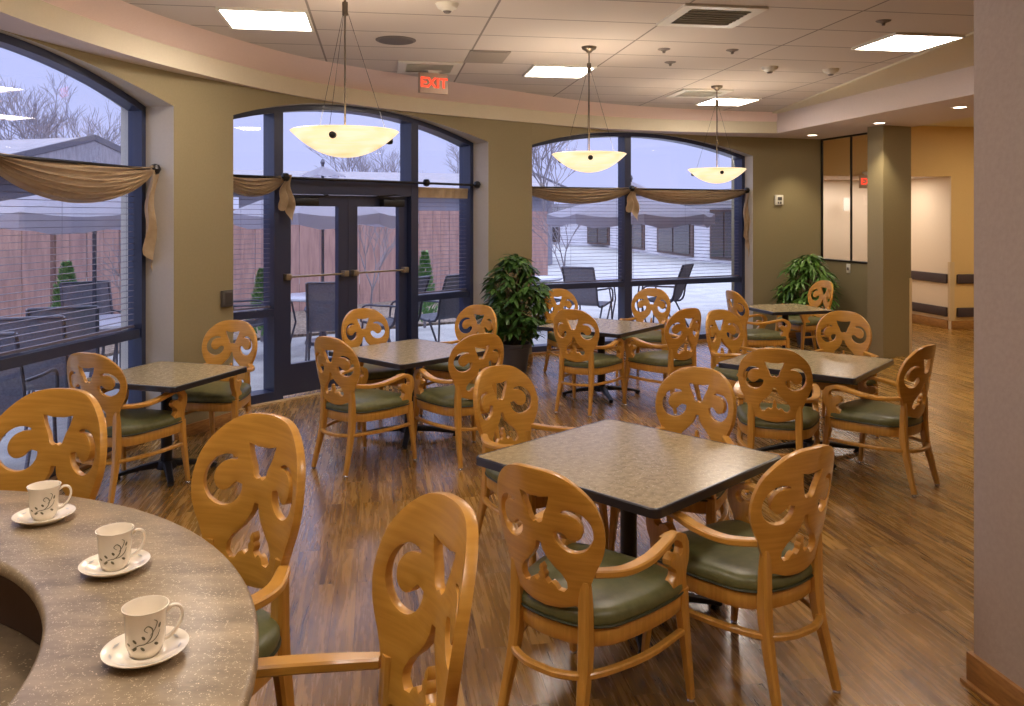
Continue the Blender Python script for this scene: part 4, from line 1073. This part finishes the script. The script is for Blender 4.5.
bm=BM(); add_tube(bm,[(9.55,24.5,2.42),(7.75,31,2.42),(6.75,34,2.42),(4.75,49.3,2.42)],.07,8); obj('gutter',bm,M['white_plastic'],r)
def hwin(px0,px1,label=None):
    # window between two image columns on the facade
    def hit(px):
        s=(px-512)/F_PX
        for a,b in zip(poly,poly[1:]):
            den=(b.x-a.x)-s*(b.y-a.y)
            if abs(den)<1e-9: continue
            t=(s*a.y-a.x)/den
            if -.001<=t<=1.001: return a+(b-a)*t
    a=hit(px0); b=hit(px1)
    if a is None or b is None: return
    d=(b-a).normalized(); n=Vector((d.y,-d.x)); 
    if n.x>0: n=-n
    bm=BM(); add_prism(bm,[tuple(a+n*.06),tuple(b+n*.06),tuple(b-n*.05),tuple(a-n*.05)],.12,2.05); f=obj('window',bm,M['winframe'],r,smooth=False)
    a2=a+d*(b-a).length*.07; b2=b-d*(b-a).length*.07; m=(a2+b2)/2; g_=d*(b-a).length*.02
    bm=BM()
    for p,q in ((a2,m-g_),(m+g_,b2)): add_prism(bm,[tuple(p+n*.09),tuple(q+n*.09),tuple(q+n*.05),tuple(p+n*.05)],.22,1.95)
    obj('pane',bm,M['winglass'],f,smooth=False)
for a,b in ((711,742),(658,694),(622,645),(588,610),(545,560)): hwin(a,b)

def umbrella(x,y,label,ze=1.84,zt=2.30,R_=1.38,rot=0):
    r=thing('patio_umbrella',label,'umbrella',(x,y,0),rot,'patio umbrellas')
    bm=BM(); add_tube(bm,[(0,0,.05),(0,0,zt+.08)],.022,10); obj('pole',bm,M['patio_frame'],r)
    bm=BM(); add_lathe(bm,[(0,0),(.25,0),(.25,.05),(.06,.08),(.04,.2),(0,.2)],c=(0,0,-.03),seg=24); obj('base',bm,M['patio_frame'],r)
    bm=BM(); n=8; top=bm.verts.new((0,0,zt)); prev=None; rows=[]
    for ring_,(fr) in enumerate((.35,.7,1.0)):
        row=[]
        for i in range(n*4):
            a=2*PI*i/(n*4); k=math.cos(PI/n)/math.cos((a%(2*PI/n))-PI/n); rr=R_*fr*(k if True else 1)
            sagz=.05*fr*math.sin((i%4)/4*PI); z=zt-(zt-ze)*(fr**1.05)-sagz
            row.append(bm.verts.new((rr*math.cos(a),rr*math.sin(a),z)))
        rows.append(row)
    row=[bm.verts.new((v.co.x*1.0,v.co.y*1.0,v.co.z-.15-.03*math.sin(i*1.57))) for i,v in enumerate(rows[-1])]; rows.append(row)
    m=n*4
    for i in range(m): bm.faces.new((top,rows[0][i],rows[0][(i+1)%m]))
    for p,q in zip(rows,rows[1:]):
        for i in range(m): bm.faces.new((p[i],q[i],q[(i+1)%m],p[(i+1)%m]))
    bmesh.ops.solidify(bm,geom=bm.faces[:],thickness=.006); obj('canopy',bm,M['umb'],r,angle=25)
    bm=BM(); t2=bm.verts.new((0,0,zt+.17)); q=[bm.verts.new((.33*math.cos(2*PI*i/16),.33*math.sin(2*PI*i/16),zt+.03-(.03 if i%2 else 0))) for i in range(16)]
    for i in range(16): bm.faces.new((t2,q[i],q[(i+1)%16]))
    bmesh.ops.solidify(bm,geom=bm.faces[:],thickness=.005); obj('vent_cap',bm,M['umb'],r,angle=20)
    bm=BM(); add_lathe(bm,[(0,zt+.28),(.02,zt+.26),(.035,zt+.22),(.02,zt+.18),(.02,zt+.15)],seg=12); obj('finial',bm,M['patio_frame'],r)
    for i in range(8):
        a=2*PI*i/8; bm=BM(); add_tube(bm,[(0,0,zt-.03),(R_*.98*math.cos(a),R_*.98*math.sin(a),ze-.01)],.008,5); obj('rib',bm,M['patio_frame'],r)
umbrella(-4.5,9.0,'pale patio umbrella seen through the big left window',zt=2.13)
umbrella(-2.72,12.0,'pale patio umbrella behind the glass doors',zt=2.35)
umbrella(1.95,13.7,'pale patio umbrella behind the right-hand arched window',zt=2.2,ze=1.83)
def ptable(x,y,label):
    r=thing('patio_table',label,'patio table',(x,y,0),0,'round patio tables')
    bm=BM(); add_lathe(bm,[(0,.70),(.5,.70),(.515,.71),(.515,.73),(.5,.74),(0,.74)],seg=40); obj('tabletop',bm,M['patio_top'],r)
    for k in range(4):
        a=PI/2*k+.5; bm=BM(); add_tube(bm,[(.42*math.cos(a),.42*math.sin(a),-.03),(.3*math.cos(a),.3*math.sin(a),.4),(.36*math.cos(a),.36*math.sin(a),.70)],.014,6); obj('leg',bm,M['patio_frame'],r)
ptable(-4.05,8.6,'round pale patio table seen through the big left window')
ptable(-2.60,11.2,'round pale patio table behind the glass doors')
ptable(1.9,13.9,'round pale patio table behind the right-hand window')
ptable(.35,14.4,'round pale patio table just behind the tall plant')
def pchair():
    r=thing('patio_chair','x','patio chair',(0,0,0),0,'dark sling patio chairs')
    for s in(-1,1):
        bm=BM(); pts=crom([(s*.26,-.42,1.02),(s*.26,-.30,.70),(s*.26,-.20,.42),(s*.26,.24,.46)],5); add_tube(bm,pts,.016,8); obj('side_frame',bm,M['patio_frame'],r)
        bm=BM(); add_tube(bm,[(s*.27,.24,.46),(s*.28,.27,-.02)],.014,8); obj('leg',bm,M['patio_frame'],r)
        bm=BM(); add_tube(bm,[(s*.27,-.10,.43),(s*.28,-.34,-.02)],.014,8); obj('leg',bm,M['patio_frame'],r)
        bm=BM(); add_tube(bm,crom([(s*.27,-.30,.68),(s*.30,-.1,.68),(s*.30,.2,.66),(s*.29,.25,.46)],5),.014,8); obj('armrest',bm,M['patio_frame'],r)
    bm=BM(); pr_=crom([(0,-.42,1.02),(0,-.30,.70),(0,-.19,.44),(0,.0,.43),(0,.24,.46)],4); a=[bm.verts.new((-.25,p.y,p.z)) for p in pr_]; b=[bm.verts.new((.25,p.y,p.z)) for p in pr_]
    for i in range(len(a)-1): bm.faces.new((a[i],a[i+1],b[i+1],b[i]))
    bmesh.ops.solidify(bm,geom=bm.faces[:],thickness=.006); obj('sling',bm,M['sling'],r)
    bm=BM(); add_tube(bm,[(-.26,-.42,1.02),(.26,-.42,1.02)],.014,8); obj('top_rail',bm,M['patio_frame'],r)
    return r
pc=pchair()
PCS=[(-3.85,6.75,110,'dark sling patio chair at the left edge of the big left window'),
(-3.98,7.45,115,'dark sling patio chair mid-window at the left, just before the round patio table'),
(-4.75,9.5,-50,'dark sling patio chair behind the round table in the big left window'),
(-5.5,8.3,20,'dark sling patio chair at the far left of the big left window'),
(-3.62,5.9,100,'dark sling patio chair closest to the big left window, low at its left'),
(-3.35,10.75,30,'dark sling patio chair left of the table behind the glass doors'),
(-2.2,10.15,100,'dark sling patio chair before the round table, seen through the left glass door'),
(-1.55,10.7,150,'dark sling patio chair seen through the right-hand glass door'),
(-1.0,11.3,140,'dark sling patio chair seen through the pane right of the doors'),
(1.2,13.0,60,'dark sling patio chair left of the mullion in the right-hand window'),
(2.45,13.55,150,'dark sling patio chair right of the mullion in the right-hand window'),
(.5,13.5,30,'dark sling patio chair behind the tall plant')]
for i,(x,y,a,lb) in enumerate(PCS):
    if i==0: pc.location=(x,y,0); pc.rotation_euler=(0,0,R(a)); pc['label']=lb
    else: tree_copy(pc,(x,y,0),R(a),lb)

def btree(x,y,h,label,seed,spread=.5,depth=6,r0=None):
    rnd=random.Random(seed); bm=BM()
    def grow(p,d,ln,rad,k):
        q=p+d*ln; mid=p+d*ln*.5+Vector((rnd.uniform(-1,1),rnd.uniform(-1,1),0))*ln*.05
        add_tube(bm,[p,mid,q],[rad,rad*.85,rad*.7],5 if k>depth-2 else 3)
        if k==0: return
        for i in range(3 if k>1 else 3):
            ax=Vector((rnd.uniform(-1,1),rnd.uniform(-1,1),rnd.uniform(-.2,.6))).normalized()
            nd=(d+ax*spread*rnd.uniform(.7,1.3)).normalized(); nd.z=max(nd.z,.12); nd.normalize()
            grow(p.lerp(q,rnd.uniform(.55,1)) if i else q,nd,ln*rnd.uniform(.62,.82),rad*.66,k-1)
    grow(Vector((0,0,-.05)),Vector((0,0,1)),h*.30,r0 or h*.010,depth)
    o=obj('bare_tree',bm,M['bark'],None,angle=80); o.location=(x,y,0); tag(o,label,'tree','leafless trees outside')
btree(-20,34,8.6,'bare winter tree at the far left of the big left window',1,.6)
btree(-18.6,35.5,8.4,'bare winter tree above the gabled roof in the big left window',2,.6)
btree(-16.2,34,7.6,'bare winter tree at the right edge of the big left window',3,.55)
btree(-7.2,39,6.4,'bare winter tree behind the nearest hanging bowl lamp',4,.6)
btree(-5.4,41,6.0,'bare winter tree far beyond the roof behind the glass doors',9,.55)
btree(-3.2,40,6.6,'bare winter tree above the pane right of the glass doors',5,.6)
btree(1.0,26,6.3,'bare winter tree at the left edge of the right-hand window',6,.55)
btree(-4.9,10.9,2.15,'small bare sapling against the fence in the big left window',7,.5,4)
btree(-2.35,14.0,2.2,'small bare sapling seen through the right-hand glass door',8,.5,5)
btree(1.1,17.5,2.5,'small bare sapling in front of the clapboard building',10,.55,5)
def arbor(x,y,h,rr,label,seed):
    rnd=random.Random(seed); r=thing('evergreen_shrub',label,'shrub',(x,y,0),0,'small conical evergreens')
    bm=BM(); add_tube(bm,[(0,0,-.02),(0,0,h*.5)],.025,6); obj('trunk',bm,M['bark'],r)
    bm=BM()
    for k in range(900):
        f=rnd.random()**.8; a=rnd.uniform(0,2*PI); z=.06+h*f*.96; rad=rr*(1-f)**.75*min(1,f*6+.5)*rnd.uniform(.6,1)
        p=Vector((rad*math.cos(a),rad*math.sin(a),z)); leafshape(bm,p,Vector((math.cos(a)*.6,math.sin(a)*.6,1)),Vector((math.cos(a),math.sin(a),.1)),.11,.035,.1)
    obj('foliage',bm,M['arbor'],r,recalc=False)
arbor(-5.55,10.4,1.15,.27,'small conical evergreen by the fence in the big left window',1)
arbor(-3.62,12.1,.95,.22,'small conical evergreen just left of the glass doors',2)
arbor(-1.42,13.6,1.15,.22,'small conical evergreen in the pane right of the glass doors',3)

# ------------------------------------------------------------------ sky, camera, colour
w=bpy.data.worlds.new('World'); bpy.context.scene.world=w; w.use_nodes=True; nt=w.node_tree; nt.nodes.clear()
o=nt.nodes.new('ShaderNodeOutputWorld'); bg=nt.nodes.new('ShaderNodeBackground'); tc=N(nt,'ShaderNodeTexCoord'); sx=N(nt,'ShaderNodeSeparateXYZ'); L(nt,tc,'Generated',sx,0)
rp=ramp(nt,[(0,(0,0,0)),(.25,(0,0,0)),(.55,(0,0,0)),(1,(0,0,0))])
for el,c in zip(rp.color_ramp.elements,((.172,.182,.280),(.162,.178,.300),(.56,.62,.88),(.84,.91,1.08))): el.color=(*c,1)
L(nt,sx,'Z',rp,0); L(nt,rp,0,bg,0); bg.inputs[1].default_value=3.1; L(nt,bg,0,o,0)
# lamps of the corridor, out of view
def area(x,y,z,s,e,col=(1,.86,.66)):
    ld=bpy.data.lights.new('corridor_lamp','AREA'); ld.size=s; ld.energy=e; ld.color=col
    lo=bpy.data.objects.new('corridor_lamp',ld); C.objects.link(lo); lo.location=(x,y,z)
area(7.6,11.3,3.18,.6,34,(1,.86,.62)); area(6.2,13.9,2.41,.5,10,(1,.88,.76)); area(5.4,13.9,2.41,.5,9,(1,.88,.76)); area(7.2,7.5,3.18,.6,26,(1,.86,.62))
cam=bpy.data.cameras.new('camera'); co=bpy.data.objects.new('camera',cam); C.objects.link(co)
co.location=(0,0,EYE); co.rotation_euler=(PI/2,0,0); cam.sensor_width=36; cam.lens=36*F_PX/1024; cam.shift_y=-(353-216)/1024; cam.clip_start=.05; cam.clip_end=300
sc=bpy.context.scene; sc.camera=co
sc.view_settings.view_transform='Standard'; sc.view_settings.look='None'; sc.view_settings.exposure=.4; sc.view_settings.gamma=1; sc.view_settings.use_curve_mapping=False
